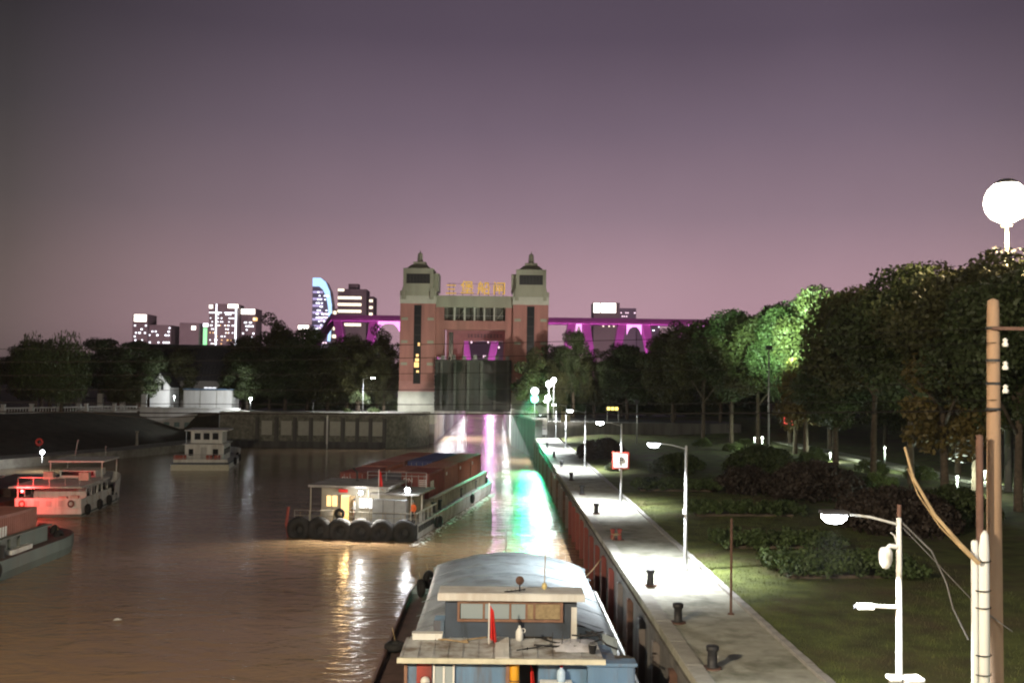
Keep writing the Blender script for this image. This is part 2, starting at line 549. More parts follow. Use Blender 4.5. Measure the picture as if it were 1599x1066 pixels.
def lawn_z(x, y):
    t = min(1, max(0, (x - 10.4) / 30))
    s = min(1, max(0, (y - 150) / 36))
    return 0.02 + 0.45 * t * t + 0.18 * math.sin(x * 0.21 + y * 0.07) * t + (GZ - 0.0) * s * s * min(1, max(0, (x - 10.4) / 6))
struct(sheet(10.3, 220, -30, 187, 60, 70, lawn_z).build('lawn', GRASS, smooth=True))

# quay path: paving slabs nearest the camera are pieces, then sheet
struct(MB().box(6.2, 10.02, -30, 168, -0.35, 0.0).build('quay_path', PAVE))
path_obj = bpy.data.objects['quay_path']
cope = MB().box(0, 0.55, 0, 2.94, 0, 0.06).mesh('coping_stone', CONC)
for i in range(45):
    y = 18 + i * 3.0
    if y > 164: break
    o = link('coping_stone', cope, path_obj, (6.13, y, 0.004))
kb = MB().box(0, 0.26, 0, 0.96, 0, 0.13).mesh('kerb_stone', KERB)
for i in range(130):
    o = link('kerb_stone', kb, path_obj, (10.03 + random.uniform(-.012, .012), 20 + i * 1.0, -0.01 + random.uniform(-.012, .008)))
bpy.data.objects['kerb_stone']

# quay wall with fender ribs
qw = thing('quay_wall', 'long concrete quay wall with vertical fender strips beside the lit path', 'quay wall', (6.2, 0, 0))
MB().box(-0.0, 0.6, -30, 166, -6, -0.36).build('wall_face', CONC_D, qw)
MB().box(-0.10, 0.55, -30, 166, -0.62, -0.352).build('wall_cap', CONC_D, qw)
rib_g = MB().box(-0.26, 0, -0.17, 0.17, -4.2, -0.63).mesh('fender_strip', GREYF)
rib_r = MB().box(-0.26, 0, -0.17, 0.17, -4.2, -0.63).mesh('fender_strip', REDF)
rib_k = MB().box(-0.26, 0, -0.17, 0.17, -4.2, -0.63).mesh('fender_strip', RUST)
i = 0
y = 20.0
while y < 164:
    m_ = rib_r if 52 < y < 84 else (rib_k if (i % 3 == 1 or y < 30) else rib_g)
    link('fender_strip', m_, qw, (-0.003, y, 0))
    y += 3.75 if y < 90 else 3.4
    i += 1

# wing wall to the lock on the right, sloping back
ww = thing('wing_wall', 'dark curved concrete wing wall with railing right of the lock opening', 'wall', (0, 0, 0))
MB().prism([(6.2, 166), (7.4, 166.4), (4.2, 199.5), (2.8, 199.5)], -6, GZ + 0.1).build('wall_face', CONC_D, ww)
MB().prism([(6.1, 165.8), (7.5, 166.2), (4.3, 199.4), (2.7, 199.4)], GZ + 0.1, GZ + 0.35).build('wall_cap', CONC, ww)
for i in range(15):
    t = i / 14
    MB().box(-0.04, 0.04, -0.04, 0.04, 0, 1.0).build('rail_post', STEEL, ww, loc=(6.4 - 3.4 * t, 166.6 + 32 * t, GZ + 0.35))
for z in (0.5, 1.0):
    MB().tube([(6.4, 166.6, GZ + .35 + z), (3.0, 198.6, GZ + .35 + z)], 0.035, n=6).build('rail', STEEL, ww)
# step between path level and the lock ground
struct(MB().box(6.4, 40, 167.5, 186.5, -1, GZ - 0.004).build('embankment', CONC_D))

# left retaining wall with pale panels
rw = thing('retaining_wall', 'stone retaining wall with a row of pale recessed panels along the far bank', 'retaining wall', (0, 0, 0))
MB().prism([(-50, 186), (-20, 186), (-16.5, 188.5), (-13.1, 199), (-14.5, 200), (-50, 190)], -6, GZ).build('wall_face', STONE, rw)
MB().prism([(-50, 185.7), (-20, 185.7), (-16.2, 188.3), (-12.9, 199), (-14.5, 199.6), (-50, 190)], GZ, GZ + 0.45).build('coping', CONC, rw)
MB().box(-50, -20, 185.55, 185.98, -6, -2.2).build('wall_footing', CONC_D, rw)
pan = MB().box(-0.95, 0.95, 185.90, 185.96, -1.1, 1.45).mesh('wall_panel', PLINTH)
panel_x = [-41.5, -38.0, -34.9, -32.2, -29.2, -26.4, -24.0, -21.6]
for k, x in enumerate(panel_x):
    link('wall_panel', pan, rw, (x, 0, 0))
but = MB().box(-0.35, 0.35, 185.80, 185.99, -2.2, 2.1).mesh('buttress', CONC_D)
for k in range(len(panel_x) + 1):
    x = -43.2 if k == 0 else (-20.3 if k == len(panel_x) else (panel_x[k - 1] + panel_x[k]) / 2)
    link('buttress', but, rw, (x, 0, 0))

# left bank: wharf, slope and upper terrace
WQ = [(-130, 80), (-84, 116), (-66, 134), (-55, 160), (-49, 186)]
IN = [(-135, 86), (-88, 121), (-70.5, 138), (-60, 162), (-54.5, 190)]
TP = [(-150, 104), (-104, 138), (-86, 156), (-76, 176), (-68, 197)]
BK = [(-400, 110), (-400, 140), (-400, 160), (-400, 180), (-400, 197)]
b = MB()
for i in range(len(WQ) - 1):
    b.quad((*WQ[i], -6), (*WQ[i + 1], -6), (*WQ[i + 1], -2.1), (*WQ[i], -2.1))
    b.quad((*WQ[i], -2.1), (*WQ[i + 1], -2.1), (*IN[i + 1], -2.1), (*IN[i], -2.1))
struct(b.build('wharf', CONC))
b = MB()
for i in range(len(WQ) - 1):
    b.quad((*IN[i], -2.1), (*IN[i + 1], -2.1), (*TP[i + 1], GZ), (*TP[i], GZ))
    b.quad((*TP[i], GZ), (*TP[i + 1], GZ), (*BK[i + 1], GZ), (*BK[i], GZ))
b.add([(-54.5, 190, -2.1), (-68, 197, GZ), (-50, 190, GZ), (-49.9, 186, -2.1)], [(0, 3, 2, 1)])
struct(b.build('terrain', EARTH))

# lock chamber walls behind the gate
for (nm, x0, x1) in (('left', CH_L - 1.5, CH_L), ('right', CH_R, CH_R + 1.5)):
    struct(MB().box(x0, x1, 203.5, 428, -6, GZ + 0.3).build('chamber_wall_' + nm, mat('chamber_concrete', (0.42, 0.41, 0.40), 0.8, 0.2, 0.4, 0.2, stain=(0.2, 0.19, 0.18), stain_scale=0.15, stain_amt=0.6, streak=True)))
struct(MB().box(CH_L, CH_R, 420, 423, -6, 4.0).build('chamber_end_wall', GATEM))

# ================================================================== GATEHOUSE
GY = 200.0
gh = thing('lock_gatehouse', 'red and cream twin towered gatehouse spanning the lock with gilt lettering on top', 'gatehouse', (0, GY, 0), R(-1.2))

def gate_tower(cx, mirror, base_z):
    hw = 3.45; dp = 7.0
    def part(name, mb, m):
        return mb.build(name, m, gh)
    part('tower_plinth', MB().box(cx - hw - .15, cx + hw + .15, -0.15, dp + .15, base_z, 6.9), PLINTH)
    part('tower_shaft', MB().box(cx - hw, cx + hw, 0, dp, 6.9, 24.1), BRICK)
    part('plinth_band', MB().box(cx - hw - .02, cx + hw + .02, -0.02, dp, 6.9, 8.9), mat('facade_pink', (0.44, 0.22, 0.20), 0.85, 0.08, 0.8))
    # window slot
    slot = part('window_slot', MB().box(cx - 0.72, cx + 0.72, -0.03, 0.4, 8.4, 23.8), DARKGL)
    for k in range(9):
        MB().box(cx - 0.74, cx + 0.74, -0.07, 0.0, 8.4 + k * 1.9, 8.5 + k * 1.9).build('glazing_bar', BLACK, slot)
    for z in (12.0, 16.3, 20.8):
        for sx in (-1, 1):
            part('string_block', MB().box(cx + sx * 2.55 - 0.62, cx + sx * 2.55 + 0.62, -0.12, 0.3, z, z + 0.55), CREAM)
    # cream belt and corbels
    part('belt', MB().box(cx - hw - .1, cx + hw + .1, -0.1, dp + .1, 24.1, 25.6), PLINTH)
    part('belt_upper', MB().box(cx - hw - .1, cx + hw + .1, -0.12, dp + .1, 25.6, 26.6), CREAM)
    for sx in (-1, 1):
        part('corbel', MB().box(cx + sx * 2.75 - 0.35, cx + sx * 2.75 + 0.35, -0.5, 0.2, 24.9, 27.2), CREAM)
    part('lantern_storey', MB().box(cx - 2.95, cx + 2.95, -0.35, dp - 0.6, 26.6, 31.0), CREAM)
    lv = part('louvre_window', MB().box(cx - 2.3, cx + 2.3, -0.39, 0.2, 28.0, 29.9), BLACK)
    for k in range(8):
        MB().box(cx - 2.25 + k * .64, cx - 2.17 + k * .64, -0.46, -0.38, 28.0, 29.9).build('louvre', GATEM, lv)
    sm = part('side_shoulder', MB().box(cx + (2.96 if mirror < 0 else -3.9), cx + (3.9 if mirror < 0 else -2.96), 1.2, dp - 0.8, 26.6, 30.2), CREAM)
    part('roof_pyramid', MB().frustum(cx, dp / 2 - .5, 31.0, 31.9, 2.4, 2.8, 1.5, 1.6), CREAM)
    part('finial_base', MB().box(cx - 1.25, cx + 1.25, dp / 2 - 1.75, dp / 2 + .75, 31.88, 32.5), CREAM)
    part('finial', MB().lathe([(0.58, 32.45), (0.54, 33.3), (0.46, 34.1), (0.40, 34.35), (0.12, 34.45), (0.06, 34.9)], (cx, dp / 2 - .5, 0), 8), CREAM)

gate_tower(-15.75, -1, 0.6)
for (x, z, w_, h_) in ((-0.55, 11.6, .9, 1.0), (-.35, 12.75, .7, .6), (-.2, 13.7, .5, .5), (.1, 15.8, .4, .6), (-.1, 10.6, .5, .4)):
    MB().box(-15.75 + x, -15.75 + x + w_, -.075, -.04, z, z + h_).build('lit_pane', L_AMBER, gh)
gate_tower(6.35, 1, 0.6)
# link between towers
lx0, lx1 = -12.28, 2.88
MB().box(lx0, lx1, 0.8, 5.5, 23.5, 25.8).build('parapet_band', CREAM, gh)
MB().box(lx0, -10.7, 0.9, 5.4, 13.8, 23.5).build('portal_pier', BRICK, gh)
MB().box(1.4, lx1, 0.9, 5.4, 5.0, 23.5).build('portal_pier', BRICK, gh)
MB().box(-10.7, 1.4, 0.92, 5.4, 19.2, 20.9).build('portal_beam', BRICK, gh)
MB().box(-10.69, 1.39, 2.6, 5.4, 20.91, 23.49).build('gallery_back', mat('gallery_wall', (0.10, 0.10, 0.085), 0.8, 0.3, 0.8), gh)
for k in range(5):
    x = -8.6 + k * 1.95
    MB().box(x - .14, x + .14, 0.95, 1.3, 20.9, 23.5).build('gallery_column', PLINTH, gh)
for k in range(10):
    x = -10.2 + k * 1.22
    MB().box(x - .04, x + .04, 2.4, 2.55, 20.91, 23.49).build('mullion', CREAM, gh)
for x in (-8.3, -0.5):
    MB().tube([(x, 2.2, 21.0), (x + 1.7, 2.2, 23.4)], 0.06, n=6).build('brace', CREAM, gh)
MB().tube([(-10.6, 1.1, 21.9), (1.3, 1.1, 21.9)], 0.04, n=6).build('gallery_rail', STEEL, gh)
# second portal frame behind, in a rose tone
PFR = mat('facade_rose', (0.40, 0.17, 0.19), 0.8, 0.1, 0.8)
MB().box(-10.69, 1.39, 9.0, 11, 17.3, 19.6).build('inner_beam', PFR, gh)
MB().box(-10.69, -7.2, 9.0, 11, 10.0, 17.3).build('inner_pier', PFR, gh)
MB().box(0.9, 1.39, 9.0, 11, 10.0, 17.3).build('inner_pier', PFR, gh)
MB().box(-10.2, -9.3, 8.9, 9.0, 10.0, 19.0).build('inner_slot', DARKGL, gh)
for k in range(11):
    x = -6.4 + k * 0.66
    gl = MB()
    gl.box(x, x + .48, 8.92, 9.0, 18.05, 18.14).box(x, x + .48, 8.92, 9.0, 18.5, 18.59).box(x + .2, x + .28, 8.91, 9.0, 17.95, 18.7)
    if k % 2: gl.box(x, x + .08, 8.915, 9.0, 18.1, 18.55)
    gl.build('lettering', mat('lettering_dark', (0.05, 0.045, 0.07), 0.7), gh)
# rooftop sign
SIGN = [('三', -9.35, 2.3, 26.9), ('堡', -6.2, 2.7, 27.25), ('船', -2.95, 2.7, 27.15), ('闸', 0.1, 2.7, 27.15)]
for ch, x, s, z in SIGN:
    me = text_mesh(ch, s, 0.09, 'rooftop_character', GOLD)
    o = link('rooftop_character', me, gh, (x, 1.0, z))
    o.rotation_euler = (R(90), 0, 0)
for x in (-9.7, -8.9, -7.1, -5.4, -3.8, -2.0, -0.7, 0.9):
    MB().box(x - .05, x + .05, 1.12, 1.22, 25.8, 28.3).build('sign_post', RUST, gh)
for z in (26.2, 28.2):
    MB().box(-10.2, 1.2, 1.22, 1.28, z - .03, z + .03).build('sign_rail', RUST, gh)

# lifted gate
lg = thing('lock_gate', 'raised dark steel lock gate with ribbed panels hanging in the portal', 'lock gate', (0, GY - 0.55, 0), R(-1.2))
MB().box(CH_L + .1, CH_R - .1, 0, 0.9, 3.2, 13.2).build('skin_plate', GATEM, lg)
for k in range(6):
    x = CH_L + 1.4 + k * 2.6
    MB().box(x - .22, x + .22, -0.5, 0.05, 3.4, 13.0).build('rib', mat('gate_rib', (0.10, 0.10, 0.085), 0.75, 0.3), lg)
for z in (3.4, 6.0, 9.6, 12.9):
    MB().box(CH_L + .2, CH_R - .2, -0.42, 0.03, z - .2, z + .22).build('girder', GATEM, lg)
for k in range(7):
    x = CH_L + 1.6 + k * 2.1
    MB().box(x - .35, x + .35, 0.1, 0.8, 13.2, 13.95 + 0.2 * (k % 2)).build('top_lug', mat('gate_lug', (0.30, 0.29, 0.27), 0.8, 0.2), lg)
for k in range(24):
    MB().torus((CH_L + 0.3, -0.42, 3.6 + k * 0.42), 0.2, 0.06, 'y' if k % 2 else 'x', 10, 5).build('chain_link', GATEM, lg)
MB().box(CH_L + .2, CH_R - .2, -1.3, -0.25, 2.85, 3.15).build('lower_walkway', CONC, lg)

# ================================================================== VIADUCT lit magenta
vd = thing('viaduct', 'long bridge deck on slanting piers lit magenta behind the gatehouse', 'bridge', (0, 440, 0), R(-1.0))
deck_z = 34.5
MB().box(-72, 260, 0, 14, deck_z, deck_z + 1.3).build('deck', BRIDGEM, vd)
MB().box(-72, 260, -0.3, 0.0, deck_z + .6, deck_z + 2.4).build('parapet', BRIDGEM, vd)
MB().add([(-72, 0, deck_z + 3), (-72, 14, deck_z + 3), (-95, 60, deck_z - 18), (-95, 46, deck_z - 18), (-72, 0, deck_z), (-72, 14, deck_z), (-95, 60, deck_z - 20), (-95, 46, deck_z - 20)],
         [(0, 1, 2, 3), (7, 6, 5, 4), (0, 3, 7, 4), (1, 5, 6, 2)]).build('ramp', BRIDGEM, vd)
for k, xc in enumerate((-62, -33, -8, 24, 46, 72, 105, 140)):
    for s in (-1, 1):
        MB().prism_y([(xc + s * 1.2, 2.6), (xc + s * 3.6, 2.6), (xc + s * 9.6, deck_z), (xc + s * 6.2, deck_z)][::s], 3, 11).build('pier_leg', BRIDGEM, vd)
    MB().box(xc - 4.2, xc + 4.2, 2.5, 11.5, 0, 2.7).build('pier_base', CONC, vd)
    lamp_light('SPOT', 3500, (1.0, 0.22, 0.85), vd, (xc + 2, -14, 24), .6, 150, .5, (0, 1, .7))
    lamp_light('SPOT', 22000, (1.0, 0.22, 0.95), vd, (xc - 1, 1, 3), 0.6, 120, 0.5, (-.3, 0, 1))
    lamp_light('SPOT', 40000, (1.0, 0.22, 0.95), vd, (xc + 12, 1, 6), 0.6, 130, 0.5, (0, 0, 1))
xs_p = (-62, -33, -8, 24, 46, 72, 105, 140)
for k in range(len(xs_p) - 1):
    xa, xb = xs_p[k] + 9.8, xs_p[k + 1] - 9.8
    if xb - xa < 2:
        xa, xb = xs_p[k] + 7.5, xs_p[k + 1] - 7.5
    n_ = 10
    low = [(xa + (xb - xa) * i / n_, deck_z - 0.9 - 3.6 * abs(2 * i / n_ - 1) ** 3) for i in range(n_ + 1)]
    MB().prism_y([(xb, deck_z - .01), (xa, deck_z - .01)] + low, 4.0, 4.5).build('glow_panel', L_MAG, vd)  # emissive panels standing in for the lit underside and haze glow
# ================================================================== SKYLINE
def block(name, label, x0, x1, y, z1, dep=24, m=None):
    t = thing(name, label, 'building', ((x0 + x1) / 2, y, GZ), 0, 'lit buildings of the city skyline')
    hw = (x1 - x0) / 2
    MB().box(-hw, hw, 0, dep, 0, z1 - GZ).build('wall', m or HAZYB, t)
    return t, hw, z1 - GZ

def lights(t, rects, m, name='window', y=-0.12):
    cache = {}
    for (x, z, wd, ht) in rects:
        k = (round(wd, 2), round(ht, 2))
        if k not in cache:
            cache[k] = MB().box(0, wd, y, y + 0.1, 0, ht).mesh(name, m)
        link(name, cache[k], t, (x, 0, z))

rnd = random.Random(11)
def scatter(hw, z0, z1, n, wd=2.2, ht=2.0):
    wd, ht, n = wd * .62, ht * .62, int(n * 2.2)
    return [(rnd.uniform(-hw + .5, hw - wd - .5), z0 + 3.2 * int(rnd.uniform(0, (z1 - z0) / 3.2)), wd, ht) for _ in range(n)]

t, hw, H = block('office_tower', 'slim grey tower topped by a glaring white sign above the house roof', -320, -307, 900, 64)
lights(t, [(-5.2, H - 6.4, 10.6, 6)], L_BILL, 'rooftop_sign'); lights(t, scatter(hw, 38, 54, 5), L_LED)
t, hw, H = block('apartment_block', 'low wide block sprinkled with white and bluish windows left in the skyline', -312, -288, 905, 55)
lights(t, scatter(hw, 30, 50, 16), L_LED); lights(t, scatter(hw, 26, 32, 8, 3, 2), L_AMBER)
t, hw, H = block('apartment_block', 'brownish block with one round lamp beside the green lit tower', -279, -262, 900, 57)
lights(t, [(2, H - 6, 3.6, 3.2)], L_BILL); lights(t, scatter(hw, 26, 34, 5), L_AMBER)
t, hw, H = block('office_tower', 'narrow tower with a green glowing vertical stripe', -260.5, -255, 905, 57)
lights(t, [(-1.9, 22, 3.4, H - 26)], L_CYAN, 'light_stripe'); lights(t, [(-2.2, H - 3, 4.6, 3)], L_LED, 'rooftop_sign')
t, hw, H = block('office_tower', 'dark glass tower outlined by white light lines and bright rooftop signs', -253.5, -229, 900, 74)
lights(t, [(-hw, H - 4, 3, 3), (4, H - 3.5, 9, 3.2)], L_BILL, 'rooftop_sign')
lights(t, [(-6.5, 20, 1.1, H - 20), (10.6, 20, 1.3, H - 22)], L_LED, 'light_stripe')
lights(t, [(-hw, H - 8.2, 11, 0.9), (1, H - 8.2, 9, 0.9)], L_LED, 'light_band'); lights(t, scatter(hw, 36, 64, 24, 1.6, 1.5), L_LED); lights(t, scatter(hw, 36, 60, 8, 1.6, 1.5), L_AMBER)
t, hw, H = block('office_tower', 'lower annex tower with a bright sign right of the outlined glass tower', -228, -215, 910, 71)
lights(t, [(-hw, H - 5, 12, 4.4)], L_BILL, 'rooftop_sign'); lights(t, [(4, H - 11, 4, 3)], L_AMBER); lights(t, scatter(hw, 36, 60, 10), L_LED)
# crescent tower
t = thing('crescent_tower', 'blue lit tower with one curved edge rising over the trees', 'building', (-155, 900, GZ), 0, 'lit buildings of the city skyline')
out = [(-8.5, 0), (6.5, 0), (8.0, 40), (9.0, 58), (8.6, 72), (6.6, 84), (3.0, 92), (-1.5, 95.5), (-8.5, 95.5)]
MB().prism_y(out, 0, 18).build('wall', mat('blue_glass_body', (0.16, 0.18, 0.30), 0.3, 0.2, 0.05), t)
edge = [(8.0, 40), (9.0, 58), (8.6, 72), (6.6, 84), (3.0, 92), (-1.5, 95.5), (-8.5, 95.5)]
inner = [(5.4, 40), (6.2, 57), (5.6, 69), (3.8, 78.5), (0.8, 85), (-2.6, 88), (-8.5, 88)]
for i in range(len(edge) - 1):
    q = [edge[i], inner[i], inner[i + 1], edge[i + 1]]
    MB().prism_y(q, -.25, -.02).build('edge_light', L_BLUE, t)
lights(t, [(-8.2, z, 9 if z > 60 else 12, 2.0) for z in range(46, 88, 6)], L_VIOL, 'light_band')
lights(t, scatter(7, 44, 84, 26, 2.2, 1.6), L_LED, y=-.3)
lights(t, scatter(6, 38, 66, 12, 2.4, 1.6), L_PINKW, y=-.3)
# striped tower
t, hw, H = block('striped_office_tower', 'brick toned tower with five glowing horizontal window bands', -143.5, -118, 915, 90)
MB().box(-4, 5, 3, 14, H, H + 5).build('plant_room', HAZYB, t)
lights(t, [(-hw, z, 21, 2.3) for z in (H - 9, H - 15, H - 21, H - 27, H - 33)], L_BAND, 'light_band')
lights(t, [(-hw, H - 2, 5.5, 2)], L_BAND, 'light_band')
t, hw, H = block('side_tower', 'narrow tower of small lit windows right of the striped tower', -117, -112, 920, 84)
lights(t, [(-1.5, z, 3, 2.2) for z in (H - 5, H - 11, H - 17, H - 23, H - 29)], L_BAND)
t, hw, H = block('side_tower', 'low lit block between the crescent tower and the striped tower', -146.8, -143.9, 911, 72)
lights(t, [(-1.5, z, 2.9, 2.8) for z in (H - 5, H - 12, H - 19, H - 26)], L_BAND)
t, hw, H = block('shop_row', 'small bright building at the foot of the crescent tower', -172, -161, 880, 56)
lights(t, [(-5, H - 4.5, 9, 3.6)], L_BILL, 'shop_front'); lights(t, scatter(hw, 38, 48, 6), L_PINKW)
# right of the gatehouse
t, hw, H = block('billboard_tower', 'hazy tower with a huge glaring rooftop billboard right of the gatehouse', 84, 107, 900, 80)
lights(t, [(-hw, H - 9, 5.5, 8.4), (-hw + 6.6, H - 9, 13, 8.4)], L_BILL, 'billboard'); lights(t, scatter(hw, 56, 66, 6, 2, 1.6), L_BAND)
t, hw, H = block('apartment_block', 'violet hazy block beside the billboard tower', 107.5, 123, 910, 76, m=mat('violet_block', (0.22, 0.17, 0.27), 0.8, 0.1, 0.05))
lights(t, scatter(hw, 56, 72, 9, 1.8, 1.4), L_PINKW)
t, hw, H = block('apartment_block', 'low flat block just over the bridge deck right of the billboard', 124, 146, 920, 66, m=mat('violet_block', (0.22, 0.17, 0.27), 0.8, 0.1, 0.05))
lights(t, scatter(hw, 54, 60, 3, 1.8, 1.4), L_LED)
# seen through the portal
t, hw, H = block('lit_building', 'pale lit building seen through the gatehouse opening', -26, 4, 700, 40, m=mat('pink_block', (0.36, 0.25, 0.28), 0.8, 0.1, 0.05))
lights(t, [(-14, H - 5, 4, 4)], L_BILL, 'lamp_panel'); lights(t, scatter(hw, 10, 34, 14, 1.4, 2.2), L_PINKW)

# added lamps, unseen behind the trees, that brighten the skyline facades
for i, (x, y, pw) in enumerate(((-300, 800, 190000), (-235, 810, 130000), (-140, 815, 170000), (100, 800, 210000))):
    t = thing('added_city_lamp', ['added tall lamp brightening the left skyline blocks', 'added tall lamp brightening the outlined glass tower', 'added tall lamp brightening the striped tower', 'added tall lamp brightening the billboard tower'][i], 'street lamp', (x, y, GZ), 0, 'added lamps before the skyline')
    MB().lathe([(.4, 0), (.2, 25), (0, 25.1)], n=8).build('mast', STEEL, t, True)
    MB().box(-1.2, 1.2, -.4, .4, 25, 25.5).build('lamp_head', BLACK, t)
    lamp_light('SPOT', pw, (1.0, .70, .68), t, (0, 1.2, 25.2), .8, 130, .6, (0, 1, .25))

# ================================================================== TREES
def leaf_cloud(seed, clumps, per, size, droop=0.0, flat=0.0):
    """clumps: list of (centre, radius). Leaf faces spread over each clump."""
    rg = np.random.default_rng(seed)
    V = []
    for (c, r) in clumps:
        n = max(8, int(per * r * r))
        d = rg.normal(size=(n, 3)); d /= np.linalg.norm(d, axis=1)[:, None]
        rad = r * (0.55 + 0.5 * rg.random(n) ** 0.6)
        p = np.array(c) + d * rad[:, None] * np.array([1, 1, 0.8])
        if droop:
            p[:, 2] -= droop * rg.random(n) ** 2 * r
        a = rg.normal(size=(n, 3)); a /= np.linalg.norm(a, axis=1)[:, None]
        nn = d + 0.8 * rg.normal(size=(n, 3))
        bb = np.cross(nn, a); bb /= np.linalg.norm(bb, axis=1)[:, None] + 1e-6
        aa = np.cross(bb, nn); aa /= np.linalg.norm(aa, axis=1)[:, None] + 1e-6
        s = size * (0.6 + 0.8 * rg.random(n))[:, None]
        if droop:
            aa = aa * 0.35 + np.array([0, 0, -1.0]); bb = bb * 0.4
        V.append(np.stack([p - aa * s * .5, p + bb * s * .3, p + aa * s * .5, p - bb * s * .3], axis=1))
    V = np.concatenate(V).reshape(-1, 3)
    n = len(V) // 4
    return V, np.arange(n * 4).reshape(n, 4)

def cloud_mesh(name, seed, clumps, per, size, m, droop=0.0):
    V, F = leaf_cloud(seed, clumps, per, size, droop)
    me = bpy.data.meshes.new(name)
    me.vertices.add(len(V)); me.vertices.foreach_set('co', V.astype(np.float32).ravel())
    me.loops.add(len(F) * 4); me.loops.foreach_set('vertex_index', F.astype(np.int32).ravel())
    me.polygons.add(len(F))
    me.polygons.foreach_set('loop_start', (np.arange(len(F)) * 4).astype(np.int32))
    me.update(calc_edges=True)
    me.materials.append(m)
    return me

def crown_clumps(seed, rx, rz, zc, n, rmin, rmax):
    rg = random.Random(seed)
    out = []
    for i in range(n):
        while True:
            x, y, z = rg.uniform(-1, 1), rg.uniform(-1, 1), rg.uniform(-0.85, 1)
            d = x * x + y * y + z * z
            if 0.16 < d < 0.95:
                break
        out.append(((x * rx, y * rx, zc + z * rz), rg.uniform(rmin, rmax)))
    return out

TREE_H = 18.0
def trunk_mesh(seed, h, r, m):
    rg = random.Random(seed)
    b = MB()
    top = h * 0.5
    pts = [(0, 0, 0), (rg.uniform(-.1, .1), rg.uniform(-.1, .1), top * .4), (rg.uniform(-.3, .3), rg.uniform(-.3, .3), top)]
    b.tube([(0, 0, -0.4)] + pts, r * 1.25, r * .7, 8)
    for k in range(5):
        a = k * 1.257 + rg.uniform(-.3, .3)
        z0 = top * rg.uniform(.55, .98)
        l = h * rg.uniform(.18, .28)
        b.tube([(pts[1][0], pts[1][1], z0), (math.cos(a) * l * .5, math.sin(a) * l * .5, z0 + l * .6), (math.cos(a) * l, math.sin(a) * l, z0 + l * 1.1)], r * .5, r * .12, 6)
    return b.mesh('trunk', m, True)

TP_CROWN = [cloud_mesh('crown', 20 + k, crown_clumps(30 + k, 5.6, 5.6, 11.8, 52, 1.2, 2.3), 175, 0.36, LEAF if k % 2 == 0 else LEAF2) for k in range(4)]
TP_DENSE = [cloud_mesh('crown', 120 + k, crown_clumps(130 + k, 5.4, 7.4, 9.6, 66, 1.2, 2.2), 150, 0.38, LEAF if k % 2 else LEAF2) for k in range(3)]
TP_TRUNK = [trunk_mesh(50 + k, 17, 0.32, BARK) for k in range(3)]
TP_TRUNKW = [trunk_mesh(60 + k, 17, 0.30, BARK) for k in range(2)]
TP_WIL = cloud_mesh('crown', 77, crown_clumps(78, 5.8, 5.0, 10.5, 46, 1.3, 2.1), 62, 0.75, LEAF3, droop=2.4)
TP_YEL = cloud_mesh('crown', 79, crown_clumps(80, 4.2, 4.4, 8.8, 34, 1.0, 1.8), 62, 0.5, LEAFY)
TP_SM = cloud_mesh('crown', 81, crown_clumps(82, 2.0, 2.2, 3.4, 16, 0.6, 1.0), 110, 0.30, LEAF)
TR_SM = trunk_mesh(83, 5.5, 0.12, BARK)
TRN = [0]
def tree(x, y, z, h, spread, label, kind='broad', group=None, rz=None):
    i = TRN[0]; TRN[0] += 1
    nm = {'broad': 'broadleaf_tree', 'dense': 'broadleaf_tree', 'willow': 'willow_tree', 'yellow': 'yellowing_tree', 'small': 'small_tree'}[kind]
    t = thing(nm, label, 'tree', (x, y, z), rz if rz is not None else (i * 2.39) % 6.28, group)
    cm = {'broad': TP_CROWN[i % 4], 'dense': TP_DENSE[i % 3], 'willow': TP_WIL, 'yellow': TP_YEL, 'small': TP_SM}[kind]
    tm = TR_SM if kind == 'small' else TP_TRUNK[i % 3]
    base = {'broad': 18.3, 'dense': 18.3, 'willow': 16.5, 'yellow': 14.0, 'small': 6.2}[kind]
    k = h / base
    c = link('crown', cm, t); c.scale = (spread, spread, k)
    tr = link('trunk', tm, t); tr.scale = (1, 1, k)
    return t

GRR = 'dark trees of the park belt on the right bank'
near_row = [(36.8, 72, 18.0, 1.05), (38, 81, 20.0, 1.15), (36.5, 90, 20.0, 1.1), (36.5, 99, 19.6, 1.05), (46, 88, 20.5, 1.2), (47, 104, 22, 1.2), (46, 66, 18.5, 1.2)]
for i, (x, y, h, sp) in enumerate(near_row):
    tree(x, y, lawn_z(x, y), h, sp, f'tall dark tree with gold lit top behind the concrete pole, {ORD[i]} along the belt', 'broad', GRR)
mid_row = [(41, 124, 21.8, 1.05), (38.5, 132, 21.4, 1.0), (36, 141, 20.3, 1.0), (34.4, 150, 20.6, 1.0), (32.2, 160, 20.0, .95), (45, 138, 21, 1.1), (43, 150, 20, 1.1), (37.5, 113, 12.5, .8)]
for i, (x, y, h, sp) in enumerate(mid_row):
    tree(x, y, lawn_z(x, y), h, sp, f'round topped green lit tree right of the lamp row, {ORD[i]} behind the gold topped trees', 'broad', GRR)
far_row = [(29.4, 171, 17.4, .9), (23, 181, 13.6, .85), (32, 184, 14.5, 1.0), (18, 190, 13.0, .8), (14, 188.5, 16.6, .62), (24, 197, 14.5, .95), (7.0, 189.5, 13.2, .72), (11, 196, 14.0, .8), (10.2, 185.2, 9.5, .5), (38, 174, 16, 1.0)]
for i, (x, y, h, sp) in enumerate(far_row):
    tree(x, y, GZ - .05 if y > 168 and x < 40 else lawn_z(x, y), h, sp, f'black silhouetted tree right of the gatehouse, {ORD[i]} counted from the round shrubs', 'dense', GRR)
